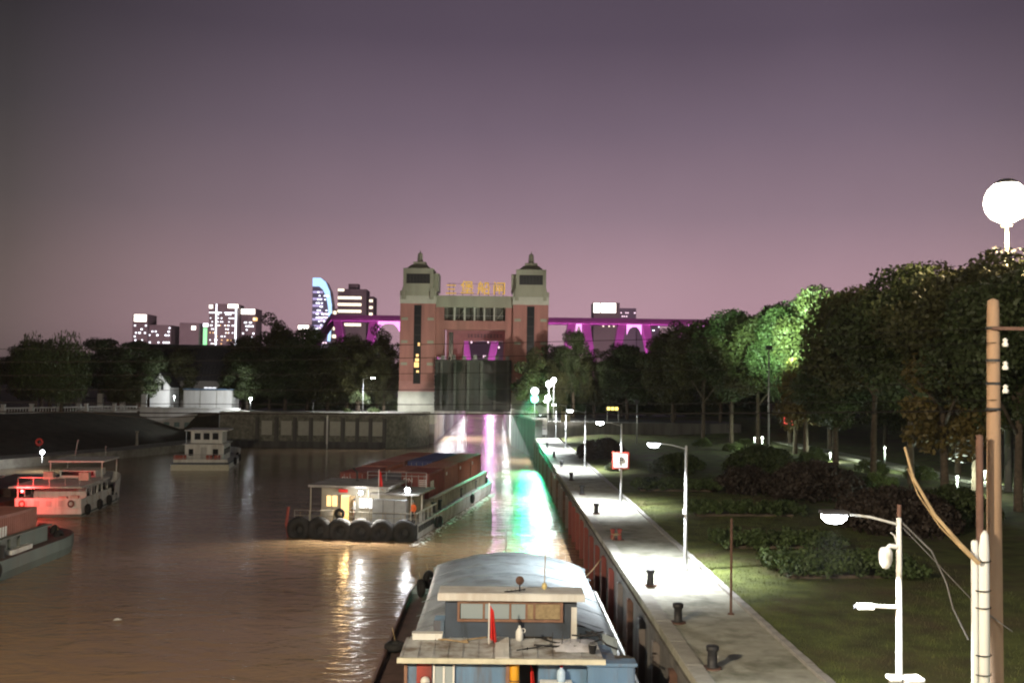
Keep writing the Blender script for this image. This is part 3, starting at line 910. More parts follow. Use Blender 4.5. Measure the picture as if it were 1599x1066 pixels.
for i, (x, y, h) in enumerate(((58, 76, 18), (60, 96, 20), (62, 116, 20), (60, 134, 20), (57, 150, 20), (54, 166, 19), (48, 180, 18), (66, 60, 19))):
    tree(x, y, lawn_z(x, y), h, 1.25, f'shadowed tree at the back of the park belt, {ORD[i]} from the mast lamp', 'dense', GRR)
tree(33.8, 77, lawn_z(33.8, 77), 11.5, .85, 'yellowing tree with lit hanging leaves left of the concrete pole', 'yellow')
tree(36, 119, lawn_z(36, 119), 12.5, 0.8, 'orange tinged tree below the green lit crowns', 'yellow')

GRL = 'dark trees on the left bank'
for i, (x, y, h, s) in enumerate(((-97, 190, 15.5, 1.1), (-86, 195, 13.5, 1.0), (-71, 203, 14.0, .95), (-65, 214, 13, .8), (-108, 185, 15, 1.1), (-79, 205, 14.5, 1.1), (-92, 206, 14, 1.2), (-70, 194.5, 7.5, .6), (-101, 176, 13.5, 1.0))):
    tree(x, y, GZ - .05, h, s, f'dark bushy tree on the bank left of the house, {ORD[i]} of its clump', 'dense', GRL)
tree(-80.5, 186, GZ - .05, 15.2, 1.1, 'pale green willow standing above the white bank railing', 'willow')
tree(-90, 176, GZ - .05, 9.5, 0.75, 'low drooping willow in front of the white railing', 'willow')
tree(-76, 180, GZ - .05, 8.5, 0.65, 'small drooping willow beside the railing pillars', 'willow')
for i, (x, y, h, s) in enumerate(((-52.5, 212, 15.5, 1.0), (-46, 208, 20.2, 1.05), (-38, 206, 17.3, 1.0), (-31, 212, 16.3, 1.0), (-24.5, 210, 18.2, .9), (-41, 199, 13.5, 1.0), (-33, 200, 12.5, 1.0), (-27.5, 202, 12, .8), (-48.5, 200, 12, .85), (-22.5, 204, 12, .5), (-57, 222, 14, 1.0))):
    tree(x, y, GZ - .05, h, s, f'black broad tree between house and gatehouse, {ORD[i]} of the dense clump', 'dense', GRL)
tree(-25.6, 191.5, GZ - .05, 5.2, 0.9, 'small lamplit green tree beside the lamp left of the gatehouse', 'small')

# bushes, hedges, domed shrubs
def bush(x, y, z, r, h, label, m, name='round_shrub', cat='shrub', group=None):
    rg = random.Random(int(x * 97 + y * 13))
    cl = []
    for i in range(int(16 + r * r * 7)):
        a = rg.uniform(0, 6.283); u = math.sqrt(rg.random()); 
        ph = rg.random()
        rr = r * u
        zz = h * math.sqrt(max(0, 1 - u * u)) * (0.75 + .15 * rg.random()) if ph > .15 else h * .2
        cl.append(((math.cos(a) * rr * .88, math.sin(a) * rr * .88, zz * .85), 0.28 + .1 * r))
    t = thing(name, label, cat, (x, y, z), 0, group)
    link('foliage', cloud_mesh('foliage', rg.randint(0, 9999), cl, 330 if r < 2 else 240, 0.20 if r < 2 else .27, m), t)
    MB().tube([(0, 0, -0.2), (0.03, 0, h * .35), (0.0, 0.06, h * .6)], 0.07 + .02 * r, 0.03, 6).build('stem', BARK, t)
    return t

bush(12.6, 122, lawn_z(12.6, 122), 3.2, 3.0, 'domed reddish shrub beside the distant end of the quay path', LEAFR)
bush(25.5, 82, lawn_z(25.5, 82), 4.2, 3.4, 'very large dark domed shrub in mid lawn', LEAFR)
bush(20.8, 86, lawn_z(20.8, 86), 2.8, 2.6, 'dark rounded shrub behind the middle hedge strips', LEAFR)
bush(25.0, 64, lawn_z(25, 64), 4.0, 3.0, 'broad dark domed shrub behind the nearest glaring lamp', LEAFR)
bush(30.5, 68, lawn_z(30.5, 68), 3.0, 2.7, 'dark domed shrub left of the leaning cane', LEAF)
bush(18.5, 104, lawn_z(18.5, 104), 3.0, 2.2, 'low dark rounded shrub behind the no parking sign', LEAF)
bush(27, 104, lawn_z(27, 104), 4.0, 3.0, 'dark spreading shrub in front of the trunk row', LEAF)
bush(-23.0, 190.5, GZ, 1.4, 1.5, 'bright lamplit round bush right of the lamp by the gatehouse', LEAF3)
bush(-27.6, 190.3, GZ, 1.0, 1.2, 'small lamplit round bush left of the lamp by the gatehouse', LEAF3)
bush(6.0, 184.6, GZ, 1.5, 2.4, 'green lit bush beside the green signal', LEAF3)
bush(12.2, 106, lawn_z(12.2, 106), 0.9, 0.8, 'tiny round bush beside the reddish dome shrub', LEAF)
for i, (x, y, r, h) in enumerate(((33, 128, 1.6, 1.5), (31.5, 136, 1.5, 1.4), (34.5, 142, 1.6, 1.6), (35.5, 115, 1.7, 1.5), (37, 101, 1.7, 1.5), (33, 88, 1.6, 1.5), (38.5, 93, 1.5, 1.6), (29.5, 147, 1.4, 1.4), (39, 126, 1.6, 1.5), (32.8, 72.5, 1.5, 1.6))):
    bush(x, y, lawn_z(x, y), r, h, f'clipped ball shrub lit from the park path under the trees, {ORD[i]} in its line', LEAF3, group='lit ball shrubs under the trees')

for i, (x, y, r, h) in enumerate(((-50, 219, 4.6, 4.6), (-44, 218, 4.6, 4.4), (-38, 217, 4.6, 4.6), (-32, 219, 4.6, 4.4), (-26, 217, 4.2, 4.4), (-22.5, 214, 3.2, 4.0))):
    bush(x, y, GZ, r, h, f'black undergrowth thicket behind the trunks left of the gatehouse, {ORD[i]} from the house', LEAF, 'thicket', 'thicket', 'dark thickets')
for i, (x, y, r, h) in enumerate(((13, 210, 4.6, 4.6), (20, 208, 4.6, 4.6), (27, 206, 4.6, 4.4), (34, 204, 4.8, 4.6), (41, 200, 4.8, 4.6), (48, 196, 4.8, 4.6), (55, 188, 4.8, 4.4))):
    bush(x, y, GZ, r, h, f'black undergrowth thicket behind the trunks right of the gatehouse, {ORD[i]} from the lock', LEAF, 'thicket', 'thicket', 'dark thickets')

def hedge(x0, x1, y0, y1, h, label):
    rg = random.Random(int(x0 * 31 + y0))
    cl = []
    n = int((x1 - x0) * (y1 - y0) * 7) + 10
    for i in range(n):
        cl.append(((rg.uniform(x0, x1), rg.uniform(y0, y1), h * rg.uniform(.35, .82)), 0.30))
    zc = lawn_z((x0 + x1) / 2, (y0 + y1) / 2)
    t = thing('hedge', label, 'hedge', (0, 0, zc), 0, 'low hedges on the lawn')
    link('foliage', cloud_mesh('foliage', rg.randint(0, 9999), cl, 480, 0.19, HEDGE), t)
    MB().box(x0 + .5, x1 - .5, y0 + .9, y1 - .9, -.1, h * .15).build('twig_core', BARK, t)
hedge(11.6, 18.6, 85, 88.5, 1.0, 'low clipped hedge strip right of the no parking sign, farthest of four')
hedge(13.2, 20.8, 69, 72, 1.0, 'low clipped hedge strip in mid lawn, second farthest of four')
hedge(12.2, 19.0, 55.5, 58.5, 0.9, 'lamplit low hedge strip behind the rusty post')
hedge(13.2, 19.8, 47.0, 51.5, 1.0, 'dark low hedge nearest to the glaring lamp')

# ================================================================== LEFT BANK BUILDINGS
hs = thing('dark_roof_house', 'house with a big black tiled roof among the trees on the bank', 'house', (-65, 216, GZ))
MB().box(-8.2, 8.2, -4, 8, 0, 6.2).build('wall', mat('dim_plaster', (0.20, 0.18, 0.16), 0.8, 0.2), hs)
rf = MB().prism_x([(-5.4, 5.8), (9.4, 5.8), (5.0, 13.0), (-.5, 13.0)], -9.4, 9.6).build('roof', DKTILE, hs)
MB().box(-9.5, 9.7, -0.9, 5.3, 12.8, 13.3).build('ridge', DKTILE, rf)
for k in range(26):
    x = -9.2 + k * .73
    MB().add([(x, -5.45, 5.95), (x + .16, -5.45, 5.95), (x + .16, -.55, 13.12), (x, -.55, 13.12), (x, -5.45, 5.8), (x + .16, -5.45, 5.8), (x + .16, -.55, 12.9), (x, -.55, 12.9)],
             [(0, 1, 2, 3), (0, 4, 5, 1), (1, 5, 6, 2), (3, 7, 4, 0)]).build('tile_ridge', DKTILE, rf)
wn_ = MB().box(4.6, 7.2, -4.12, -4.0, 2.9, 4.5).build('window', L_WINC, hs)
for k in range(4):
    MB().box(4.6 + k * .84, 4.68 + k * .84, -4.2, -4.12, 2.9, 4.5).build('glazing_bar', BLACK, wn_)

cot = thing('white_cottage', 'white gabled cottage with pale eaves in front of the dark roof', 'cottage', (-66.5, 203, GZ))
MB().box(-1.9, 1.9, 0, 6, 0, 4.6).build('wall', WHITEC, cot)
MB().prism_y([(-1.95, 4.6), (1.95, 4.6), (0, 7.2)], 0.0, 5.9).build('gable', WHITEC, cot)
MB().add([(-2.3, -.3, 4.4), (0, -.3, 7.4), (0, 6.2, 7.4), (-2.3, 6.2, 4.4), (2.3, -.3, 4.4), (2.3, 6.2, 4.4)], [(0, 1, 2, 3), (1, 4, 5, 2)]).build('roof', DKTILE, cot)
MB().box(-8.5, -1.92, 0.5, 5, 0, 3.4).build('wing_wall', RUST, cot)
MB().add([(-9, -.2, 3.3), (-1.95, -.2, 3.3), (-1.95, 2.8, 5.2), (-8.2, 2.8, 5.2), (-9, -.2, 3.0), (-1.95, -.2, 3.0)], [(0, 1, 2, 3), (0, 4, 5, 1)]).build('wing_roof', WHITEC, cot)
for x in (-.75, .25):
    w_ = MB().box(x, x + .5, -.06, 0, 4.0, 5.3).build('window', DARKGL, cot)
    MB().box(x - .06, x + .56, -.10, -.062, 3.9, 4.0).build('sill', CONC, w_)

sh = thing('white_office', 'white flat roofed office with a blue roof stripe above the far wharf', 'office', (-55, 196, GZ - .1))
MB().box(-4.6, 4.6, 0, 5, 0, 4.2).build('wall', WHITEC, sh)
MB().box(-4.8, 4.8, -.15, 5.1, 4.2, 4.45).build('roof_edge', BLUEP, sh)
for x in (-4.65, -1.5, 1.6, 4.6):
    MB().box(x - .05, x + .05, -.06, -.003, 0, 4.2).build('panel_joint', CONC, sh)
bt = thing('white_terrace', 'long white parapet terrace below the white office', 'terrace', (-57, 193, 0))
MB().box(-9.5, 8.6, -.9, 0.6, -0.5, 4.0 - 0.8).build('parapet', WHITEC, bt)
MB().box(-9.7, 8.8, -1.05, 0.75, 3.2, 3.42).build('parapet_cap', WHITEC, bt)
for k in range(7):
    MB().box(-5 + k * 1.9, -4 + k * 1.9, -.97, -.9, -.2, .7).build('vent_panel', mat('teal_panel', (0.20, 0.30, 0.30), 0.6, 0.2), bt)

# bank railing with pillars
fr = thing('bank_railing', 'low white balustrade with square pillars on the left bank top', 'railing', (0, 0, 0))
fpts = [(-114, 134), (-100, 146), (-88, 160), (-80, 176), (-72.5, 189), (-67, 192)]
def along(pts, d):
    for a, b in zip(pts, pts[1:]):
        L_ = math.dist(a, b)
        if d <= L_:
            t = d / L_
            return a[0] + (b[0] - a[0]) * t, a[1] + (b[1] - a[1]) * t
        d -= L_
    return pts[-1]
total = sum(math.dist(a, b) for a, b in zip(fpts, fpts[1:]))
bal = MB().lathe([(.05, 0), (.09, .25), (.05, .7)], n=6).mesh('baluster', WHITEC)
pil = MB().box(-.28, .28, -.28, .28, 0, 1.5).box(-.34, .34, -.34, .34, 1.5, 1.64).mesh('pillar', WHITEC)
d = 0
while d < total:
    x, y = along(fpts, d)
    if int(d / 0.55) % 10 == 0:
        link('pillar', pil, fr, (x, y, GZ - .05))
    else:
        link('baluster', bal, fr, (x, y, GZ + .15))
    d += 0.55
for a, b_ in zip(fpts, fpts[1:]):
    for z in (GZ - .1, GZ + .85):
        MB().tube([(*a, z + .06), (*b_, z + .06)], 0.13, n=4).build('rail', WHITEC, fr)
# gate piers with dark railing panels near the cottage
gp = thing('courtyard_fence', 'courtyard fence of pale piers and dark railings before the cottage', 'fence', (-70, 194, GZ))
for x in (-8.6, -4.6, -0.4, 3.6):
    MB().box(x - .45, x + .45, -.4, .4, 0, 3.2).build('pier', WHITEC, gp)
for x in (-8.1, -4.1, .1):
    for k in range(9):
        MB().box(x + .1 + k * .38, x + .16 + k * .38, -.05, .05, .3, 2.3).build('bar', BLACK, gp)
    MB().box(x - .05, x + 3.25, -.06, .06, 2.3, 2.42).build('rail', BLACK, gp)
    MB().box(x - .05, x + 3.25, -.2, .2, 0, .42).build('sill_wall', WHITEC, gp)

# pontoon at far left
pt = thing('pontoon', 'grey floating pontoon with railing moored along the left bank', 'pontoon', (-74, 121.5, WATER_Z), R(44))
MB().box(-14, 12, -1.6, 1.4, -.4, .75).build('deck', DECKW, pt)
for k in range(12):
    MB().box(-13.8 + k * 2.3, -13.73 + k * 2.3, 1.2, 1.27, .75, 1.8).build('rail_post', STEEL, pt)
for z in (1.3, 1.8):
    MB().tube([(-13.8, 1.23, z), (11.5, 1.23, z)], .035, n=6).build('rail', STEEL, pt)
for k in range(9):
    MB().torus((-12.5 + k * 2.9, -1.68, .25), .36, .13, 'y', 14, 6).build('tyre', RUBBER, pt)
MB().tube([(-13.0, .9, .7), (-13.0, .9, 5.6)], .07, n=8).build('mast', STEEL, pt)

# mooring posts
mp_ = thing('water_gauge_post', 'slim white gauge post standing in the water before the stone wall', 'post', (-30.2, 183.5, -5))
MB().tube([(0, 0, 0), (0, 0, 7.6)], .10, n=8).build('shaft', WHITE, mp_)
MB().box(-.16, .16, -.12, -.10, 2.5, 7.4).build('gauge_plate', SIGNW, mp_)
mp2 = thing('mooring_post', 'pale squat mooring post on the wharf beside the white patrol boat', 'post', (-58.5, 168, -2.1))
MB().lathe([(.28, 0), (.24, .3), (.2, 2.0), (.3, 2.1), (.3, 2.35)], n=10).build('shaft', CONC, mp2)
lb = thing('red_lifebuoy_box', 'small red lifebuoy on a stand at the wharf', 'lifebuoy', (-65, 147, -2.1))
MB().torus((0, 0, 1.7), .42, .16, 'y', 16, 8).build('ring', mat('lifebuoy_red', (.7, .05, .03), .5, .1, 3, emit=(1, .05, .03), estr=.0), lb)
MB().box(-.05, .05, .17, .25, 0, 1.8).build('stand', STEEL, lb)
# ================================================================== STREET LAMPS ON THE QUAY
def quay_lamp(x, y, label, cctv=False, light=16500.0, z=0.0, arm=1.5, mm=None):
    t = thing('quay_lamp', label, 'street lamp', (x, y, z), 0, 'lamp posts along the quay path')
    pm = mm or STEEL
    MB().lathe([(.17, 0), (.17, .06), (.11, .1), (.095, .5), (.085, 1.0), (.06, 6.0), (.0, 6.02)], n=10).build('pole', pm, t, True)
    MB().box(-.2, .2, -.2, .2, -.02, .03).build('base_plate', CONC_D, t)
    MB().tube([(0, 0, 5.85), (-arm * .5, -.25, 6.05), (-arm, -.5, 6.15)], .03, n=6).build('arm', pm, t)
    h = bevel(MB().box(-arm - .46, -arm + .14, -.72, -.32, 6.13, 6.22).build('lamp_head', BLACK, t), .02)
    ln = MB().lathe([(.27, .0), (.25, -.09), (.17, -.17), (.06, -.2), (0, -.205)], (0, 0, 0), 14).build('lens', L_WHITE, h, True, (-arm - .16, -.52, 6.128)); ln.scale = (1.1, .8, 1)
    lamp_light('SPOT', light, (.93, .97, 1.0), t, (-arm - .16, -.52, 5.86), .13, 128, .95, (-.1, 0, -1))
    if not cctv:
        MB().box(-.16, .0, -.12, -.02, 2.7, 2.95).build('junction_box', WHITE, t)
    return t

LAMP_Y = [(23.5, 'nearest quay lamp with white camera pole in front of the dark lawn'),
          (50.0, 'quay lamp in mid path left of the hedges'),
          (76.0, 'quay lamp carrying the red bordered sign'),
          (107.0, 'quay lamp beyond the red bordered sign'),
          (137.0, 'slim quay lamp second from the lock end of the path'),
          (160.0, 'small quay lamp at the lock end of the path')]
for i, (y, lb_) in enumerate(LAMP_Y):
    lt = quay_lamp(9.25, y, lb_, cctv=(i == 0), mm=WHITE if i == 0 else STEEL)
    if i == 0:
        CCT = lt
    if i == 2:
        SGN = lt
# no parking style sign (hangs on the lamp pole, still its own thing)
sg = thing('square_sign', 'square white sign with red border and black letter P on the lamp pole', 'sign', (9.2, 75.85, 3.3))
bevel(MB().box(-.62, .62, -.03, .0, -.62, .62).build('border', SIGNR, sg), .01)
MB().box(-.50, .50, -.05, -.031, -.50, .50).build('face', SIGNW, sg)
pm_ = link('letter', text_mesh('P', .78, .012, 'letter', BLACK), sg, (0.02, -.065, 0.0)); pm_.rotation_euler = (R(90), 0, 0)
MB().box(-.12, -.06, -.045, -.03, -.72, -.60).build('bracket', WHITE, sg)

# camera equipment on the nearest pole (things of their own)
px, py = 9.25, 23.5
cc = thing('dome_camera', 'white dome camera on a short bracket near the top of the nearest lamp pole', 'security camera', (px, py - .03, 5.25))
MB().tube([(-.06, 0, .1), (-.22, 0, .12), (-.3, -.02, .04)], .055, n=8).build('bracket', WHITE, cc)
MB().lathe([(.0, .12), (.11, .1), (.15, 0), (.15, -.16), (.13, -.26), (.07, -.36), (0, -.38)], (-.33, -.03, -.02), 14).build('dome', PVC, cc, True)
MB().tube([(-.05, 0, .12), (-.1, .02, .35), (-.2, 0, .42)], .015, n=5).build('conduit', WHITE, cc)
cb = thing('bullet_camera', 'white bullet camera on a long side arm halfway down the nearest lamp pole', 'security camera', (px, py - .02, 3.98))
MB().tube([(-.06, 0, 0), (-.62, 0, .02)], .045, n=8).build('arm', PVC, cb)
bevel(MB().box(-.98, -.58, -.09, .09, -.06, .08).build('camera_body', PVC, cb), .03)
MB().lathe([(.05, 0), (.05, .06)], (-1.04, 0, 0.0), 10, 'x').build('lens', BLACK, cb)
eb = thing('equipment_box', 'pale equipment cabinet with white lid strapped low on the nearest lamp pole', 'cabinet', (px, py - .1, 2.0))
bevel(MB().box(.08, .42, -.2, .15, -.6, .36).build('cabinet_body', mat('cabinet_tan', (.45, .37, .27), .6, .1), eb), .015)
bevel(MB().box(.05, .46, -.25, .2, .362, .46).build('lid', PVC, eb), .03)
bevel(MB().box(-.24, -.07, -.12, .12, -.5, .36).build('switch_box', mat('switch_grey', (.25, .24, .2), .6, .1), eb), .015)
bevel(MB().box(-.3, -.02, -.16, .16, .362, .46).build('switch_lid', PVC, eb), .03)
nb = thing('rust_pole_top', 'rusty pipe spike at the tip of the nearest lamp pole', 'pipe', (px, py, 6.025))
MB().tube([(0, 0, 0), (.01, 0, .28)], .05, n=8).build('pipe', RUST, nb)

# utility poles on the right
up = thing('utility_pole', 'tall tan concrete utility pole with black steel bands at the right', 'utility pole', (10.72, 22.0, 0))
MB().lathe([(.19, -.2), (.18, 1.5), (.125, 10.7), (.115, 10.9), (0, 10.95)], n=14).build('shaft', POLEC, up, True)
for z in (10.3, 9.6, 9.1, 8.55):
    MB().lathe([(.142, z - .03), (.148, z - .03), (.148, z + .03), (.142, z + .03)], n=14).build('steel_band', BLACK, up)
MB().box(-.1, .85, -.2, -.14, 10.25, 10.32).build('crossarm', RUST, up)
for z in (9.9, 9.4, 8.9):
    MB().lathe([(.05, 0), (.07, .05), (.04, .1), (.06, .14), (.02, .18)], (.22, -.08, z), 8).build('insulator', PVC, up)
p2 = thing('sleeved_post', 'rusty pipe sleeved in white plastic tube beside the concrete utility pole', 'post', (10.22, 21.6, 0))
MB().lathe([(.075, 0), (.075, 8.0), (0, 8.02)], n=10).build('pipe', RUST, p2, True)
MB().lathe([(.13, -.1), (.125, 5.6), (.11, 5.9), (.075, 6.0)], (.06, 0, 0), 14).build('sleeve', PVC, p2, True)
MB().lathe([(.07, -.1), (.07, 5.75), (.055, 5.8)], (-.13, -.03, 0), 12).build('thin_sleeve', PVC, p2, True)
for k in range(9):
    z = .5 + k * .62 + .2 * math.sin(k * 2.3)
    MB().torus((.02, 0, z), .19, .012, 'z', 16, 4).build('tie', CABLE, p2)
cn = thing('leaning_cane', 'bent bamboo cane leaning against the white sleeved post', 'cane', (8.55, 21.4, 0))
MB().tube([(0.0, 0, 7.75), (.18, 0, 7.1), (.62, 0, 6.35), (1.15, 0, 5.75), (1.55, 0, 5.35)], .025, .05, 7).build('stalk', WOOD, cn)
MB().tube([(0.08, .05, 7.3), (.30, .05, 6.75), (.75, .05, 6.1), (1.4, .05, 5.45)], .012, .02, 5).build('side_shoot', WOOD, cn)

def wire(name, label, pts, r, m=CABLE, cat='cable', group=None):
    o = MB().tube(pts, r, n=5).build(name, m)
    return tag(o, label, cat, group)
def sag(a, b, s, n=14):
    a, b = Vector(a), Vector(b)
    return [tuple(a.lerp(b, i / n) - Vector((0, 0, s * 4 * (i / n) * (1 - i / n)))) for i in range(n + 1)]
wires = [((10.7, 21.85, 10.28), (-26, 25, 9.55), .25, .010), ((10.7, 21.83, 9.98), (-26, 25, 9.25), .25, .010), ((10.7, 21.83, 9.55), (-26, 25, 8.98), .22, .009),
         ((10.7, 21.83, 9.12), (-26, 25, 8.7), .2, .010), ((10.7, 21.83, 8.75), (-26, 25, 8.45), .2, .012), ((10.7, 21.83, 8.52), (-26, 25, 8.22), .18, .022)]
for i, (a, b_, s, r) in enumerate(wires):
    wire('overhead_cable', f'overhead cable crossing the whole view from the utility pole, {ORD[i]} from the top', sag(a, b_, s), r * .62, group='overhead cables')
wire('slack_cable', 'slack cable loop drooping under the lowest overhead cable at left', sag((-6.2, 23.3, 8.2), (-9.6, 23.6, 8.22), .12), .012)
ck = [(9.3, 23.4, 5.9), (9.75, 22.9, 5.35), (9.95, 22.6, 4.7), (10.0, 22.4, 4.2), (10.2, 22.1, 3.6)]
wire('cable_bundle', 'grey drooping cable bundle between the lamp pole and the sleeved post', ck, .022, mat('cable_grey', (.07, .068, .065), .6, .3), 'cable')
wire('thin_cable', 'thin stray cable hanging from the lamp pole top', [(9.3, 23.4, 5.8), (9.9, 22.7, 5.0), (10.4, 22.0, 4.3), (10.9, 21.6, 3.9)], .012, MATS['cable_grey'], 'cable')

# rusty post
rp = thing('rusty_post', 'thin rusty iron post on the path edge right of the mid lamp', 'post', (9.3, 40.5, 0))
MB().tube([(0, 0, -.1), (0.01, 0, 3.75)], .05, n=8).build('shaft', RUST, rp)
MB().lathe([(.14, 0), (.12, .04), (.06, .06)], n=10).build('foot', RUST, rp)

# bollards
bol = None
by = [32.8, 39.0, 46.0, 59.2, 71.0, 83.0, 95.0, 109.0, 124.0, 141.0]
for i, y in enumerate(by):
    if y == 59.2:
        t = thing('twin_bollard', 'reddish twin mooring bollard on the quay edge', 'bollard', (6.95, y, 0), 0, 'mooring bollards along the quay')
        for dx in (-.2, .2):
            MB().lathe([(.15, 0), (.12, .08), (.11, .5), (.15, .55), (.15, .64), (.0, .66)], (dx, 0, 0), 10).build('post', REDF, t, True)
        MB().box(-.45, .45, -.22, .22, 0, .05).build('base_plate', RUST, t)
        continue
    if bol is None:
        bol = thing('mooring_bollard', '', 'bollard', (6.95, y, 0), 0, 'mooring bollards along the quay')
        MB().lathe([(.24, 0), (.22, .06), (.16, .1), (.15, .52), (.2, .58), (.21, .7), (.17, .73), (0, .74)], n=14).build('post', BLACK, bol, True)
        MB().lathe([(.30, .0), (.30, .05), (.23, .06)], n=14).build('base_flange', RUST, bol)
        t = bol
    else:
        t = copy_tree(bol)
        t.location = (6.95, y, 0)
    t['label'] = f'black iron mooring bollard on the quay edge, {ORD[i]} counted away from the camera'
# blades of rough grass on the lawn nearest the path
rg_ = np.random.default_rng(3)
n_ = 26000
gx = 10.35 + 12 * rg_.random(n_) ** 1.4; gy = 24 + 60 * rg_.random(n_) ** 1.3
gh_ = .05 + .09 * rg_.random(n_); ga = rg_.random(n_) * 6.283; gl_ = (rg_.random((n_, 2)) - .5) * .12
gz = np.array([lawn_z(a_, b_) for a_, b_ in zip(gx, gy)])
gv = np.stack([np.stack([gx - .014 * np.cos(ga), gy - .014 * np.sin(ga), gz - .01], 1), np.stack([gx + .014 * np.cos(ga), gy + .014 * np.sin(ga), gz - .01], 1), np.stack([gx + gl_[:, 0], gy + gl_[:, 1], gz + gh_], 1)], 1).reshape(-1, 3)
gme = bpy.data.meshes.new('grass')
gme.from_pydata(gv.tolist(), [], np.arange(n_ * 3).reshape(-1, 3).tolist())
gme.materials.append(GRASS)
gob = tag(link('grass', gme), 'rough grass blades along the lawn beside the path', 'grass'); gob['kind'] = 'stuff'

# lock end lamps, signal and signs
def post_lamp(x, y, z, h, label, light, col=(.95, .98, 1.0), m=None, r=.22, name='post_lamp', cat='lamp', group='lamps around the lock', rad=.2, omni=False, aim=(0, -.5, -1)):
    t = thing(name, label, cat, (x, y, z), 0, group)
    MB().lathe([(.09, 0), (.07, h), (0, h + .01)], n=8).build('pole', STEEL, t, True)
    hd = MB().lathe([(0, h + r * 2), (r * .7, h + r * 1.7), (r, h + r), (r * .7, h + r * .3), (.05, h)], n=12).build('globe', m or L_WHITE, t, True)
    if omni:
        lamp_light('POINT', light, col, t, (0, -r - rad - .05, h + r), rad)
    else:
        lamp_light('SPOT', light, col, t, (0, -r - rad - .05, h + r), rad, 150, .4, aim)
    return t
post_lamp(8.6, 171, GZ, 5.6, 'tall white lamp right of the green signal at the lock end', 3500, r=.5)
post_lamp(8.3, 168, GZ, 3.4, 'low white globe lamp right of the green signal', 3000, r=.45)
post_lamp(9.3, 169, GZ, 6.4, 'highest white lamp of the cluster at the lock end', 2500, r=.4)
sgl = thing('traffic_signal', 'glowing green signal light on a post beside the lock entrance', 'signal light', (6.3, 172, GZ))
MB().lathe([(.1, 0), (.08, 3.2), (0, 3.21)], n=8).build('pole', STEEL, sgl, True)
bevel(MB().box(-.75, .75, 0.0, .3, 2.9, 5.6).build('housing', BLACK, sgl), .04)
for z, m_ in ((4.9, L_SIGW), (3.6, L_GREEN)):
    MB().lathe([(.62, -.06), (.62, 0.0)], (0, 0, z), 16, 'y').build('signal_lens', m_, sgl)
lamp_light('SPOT', 480000, (.01, 1.0, .42), sgl, (-.45, -.8, 3.9), .5, 17, .7, (-.10, -1, -.21))
lamp_light('POINT', 350, (.1, 1.0, .5), sgl, (-1.2, -.7, 3.9), .2)
lamp_light('SPOT', 100000, (.88, 1.0, .96), sgl, (.75, -.8, 4.7), .45, 17, .7, (-.09, -1, -.21))
ul = thing('added_uplight', 'added ground spotlight washing the foliage beside the signal green white', 'spotlight', (7.6, 179.5, GZ))  # added lamp that gives the foliage its green light
MB().lathe([(.2, 0), (.2, .06), (.06, .1), (.06, .3)], n=10).build('stand', BLACK, ul)
MB().lathe([(.1, .3), (.2, .4), (.24, .62), (.22, .64)], n=12).build('housing', BLACK, ul, True)
MB().lathe([(.21, .641), (.2, .66), (0, .67)], n=12).build('lens', L_SIGW, ul)
lamp_light('SPOT', 5200, (.50, 1.0, .62), ul, (0, 0, .85), .15, 95, .6, (-.12, 1, .42))
ys = thing('yellow_sign', 'small glowing yellow lettered sign among dark trees beyond the path', 'sign', (19, 168, GZ))
MB().box(-1.1, 1.1, 0, .08, 1.9, 2.6).build('board', BLACK, ys)
for k, x in enumerate((-.95, -.3, .35)):
    MB().box(x, x + .5, -.05, -.001, 2.0, 2.5).build('character', L_SIGNY, ys)
for x in (-.9, .9):
    MB().box(x - .05, x + .05, .02, .1, -.1, 1.95).build('leg', STEEL, ys)
nbd = thing('notice_board', 'pale notice board on posts at the lock end of the path', 'notice board', (7.6, 166.9, 0.0))
bevel(MB().box(-1.4, .6, -.06, .06, .5, 3.2).build('board', SIGNW, nbd), .03)
for x, z, w_, h_ in ((-1.2, 2.4, .7, .12), (-1.2, 2.0, 1.3, .1), (-.4, 1.4, .8, .12), (-1.2, 1.0, .5, .1)):
    MB().box(x, x + w_, -.075, -.061, z, z + h_).build('printed_line', mat('print_violet', (.2, .12, .25), .6), nbd)
for x in (-1.2, .4):
    MB().box(x - .06, x + .06, .061, .16, -.05, 3.0).build('leg', STEEL, nbd)
tb = thing('tan_board', 'tan rectangular board on a thin post beside the far path lamp', 'sign', (10.6, 158, 0.0))
MB().box(-.7, .7, -.04, .04, 3.0, 4.6).build('board', mat('board_tan', (.36, .32, .2), .7, .1), tb)
MB().box(-.06, .06, .041, .12, -.05, 4.4).build('leg', STEEL, tb)

# left lamp by the gatehouse
ll = thing('bank_lamp', 'single arm lamp post on the bank left of the gatehouse', 'street lamp', (-24.8, 190, GZ))
MB().lathe([(.12, 0), (.1, 1), (.06, 6.6), (0, 6.62)], n=8).build('pole', STEEL, ll, True)
MB().tube([(0, 0, 6.5), (.8, -.05, 6.8), (1.6, -.1, 6.85)], .04, n=6).build('arm', STEEL, ll)
h_ = MB().box(1.4, 2.2, -.3, .1, 6.82, 6.95).build('lamp_head', BLACK, ll)
MB().box(1.45, 2.15, -.28, .08, 6.74, 6.818).build('lens', L_WHITE, h_)
lamp_light('SPOT', 9000, (.95, .98, 1.0), ll, (1.8, -.1, 6.68), .2, 165, .3, (.25, -.1, -1))
pl = thing('pontoon_lamp', 'bright white lamp on a short mast at the pontoon end', 'lamp', (-58.6, 133.5, -2.2), 0)
MB().lathe([(.06, 0), (.05, 1.1), (0, 1.11)], n=8).build('mast', STEEL, pl)
MB().lathe([(0, 1.1), (.2, 1.15), (.26, 1.35), (.2, 1.55), (0, 1.6)], n=12).build('globe', L_WHITE, pl, True)
lamp_light('POINT', 900, (.95, .98, 1), pl, (0, -.45, 1.35), .15)

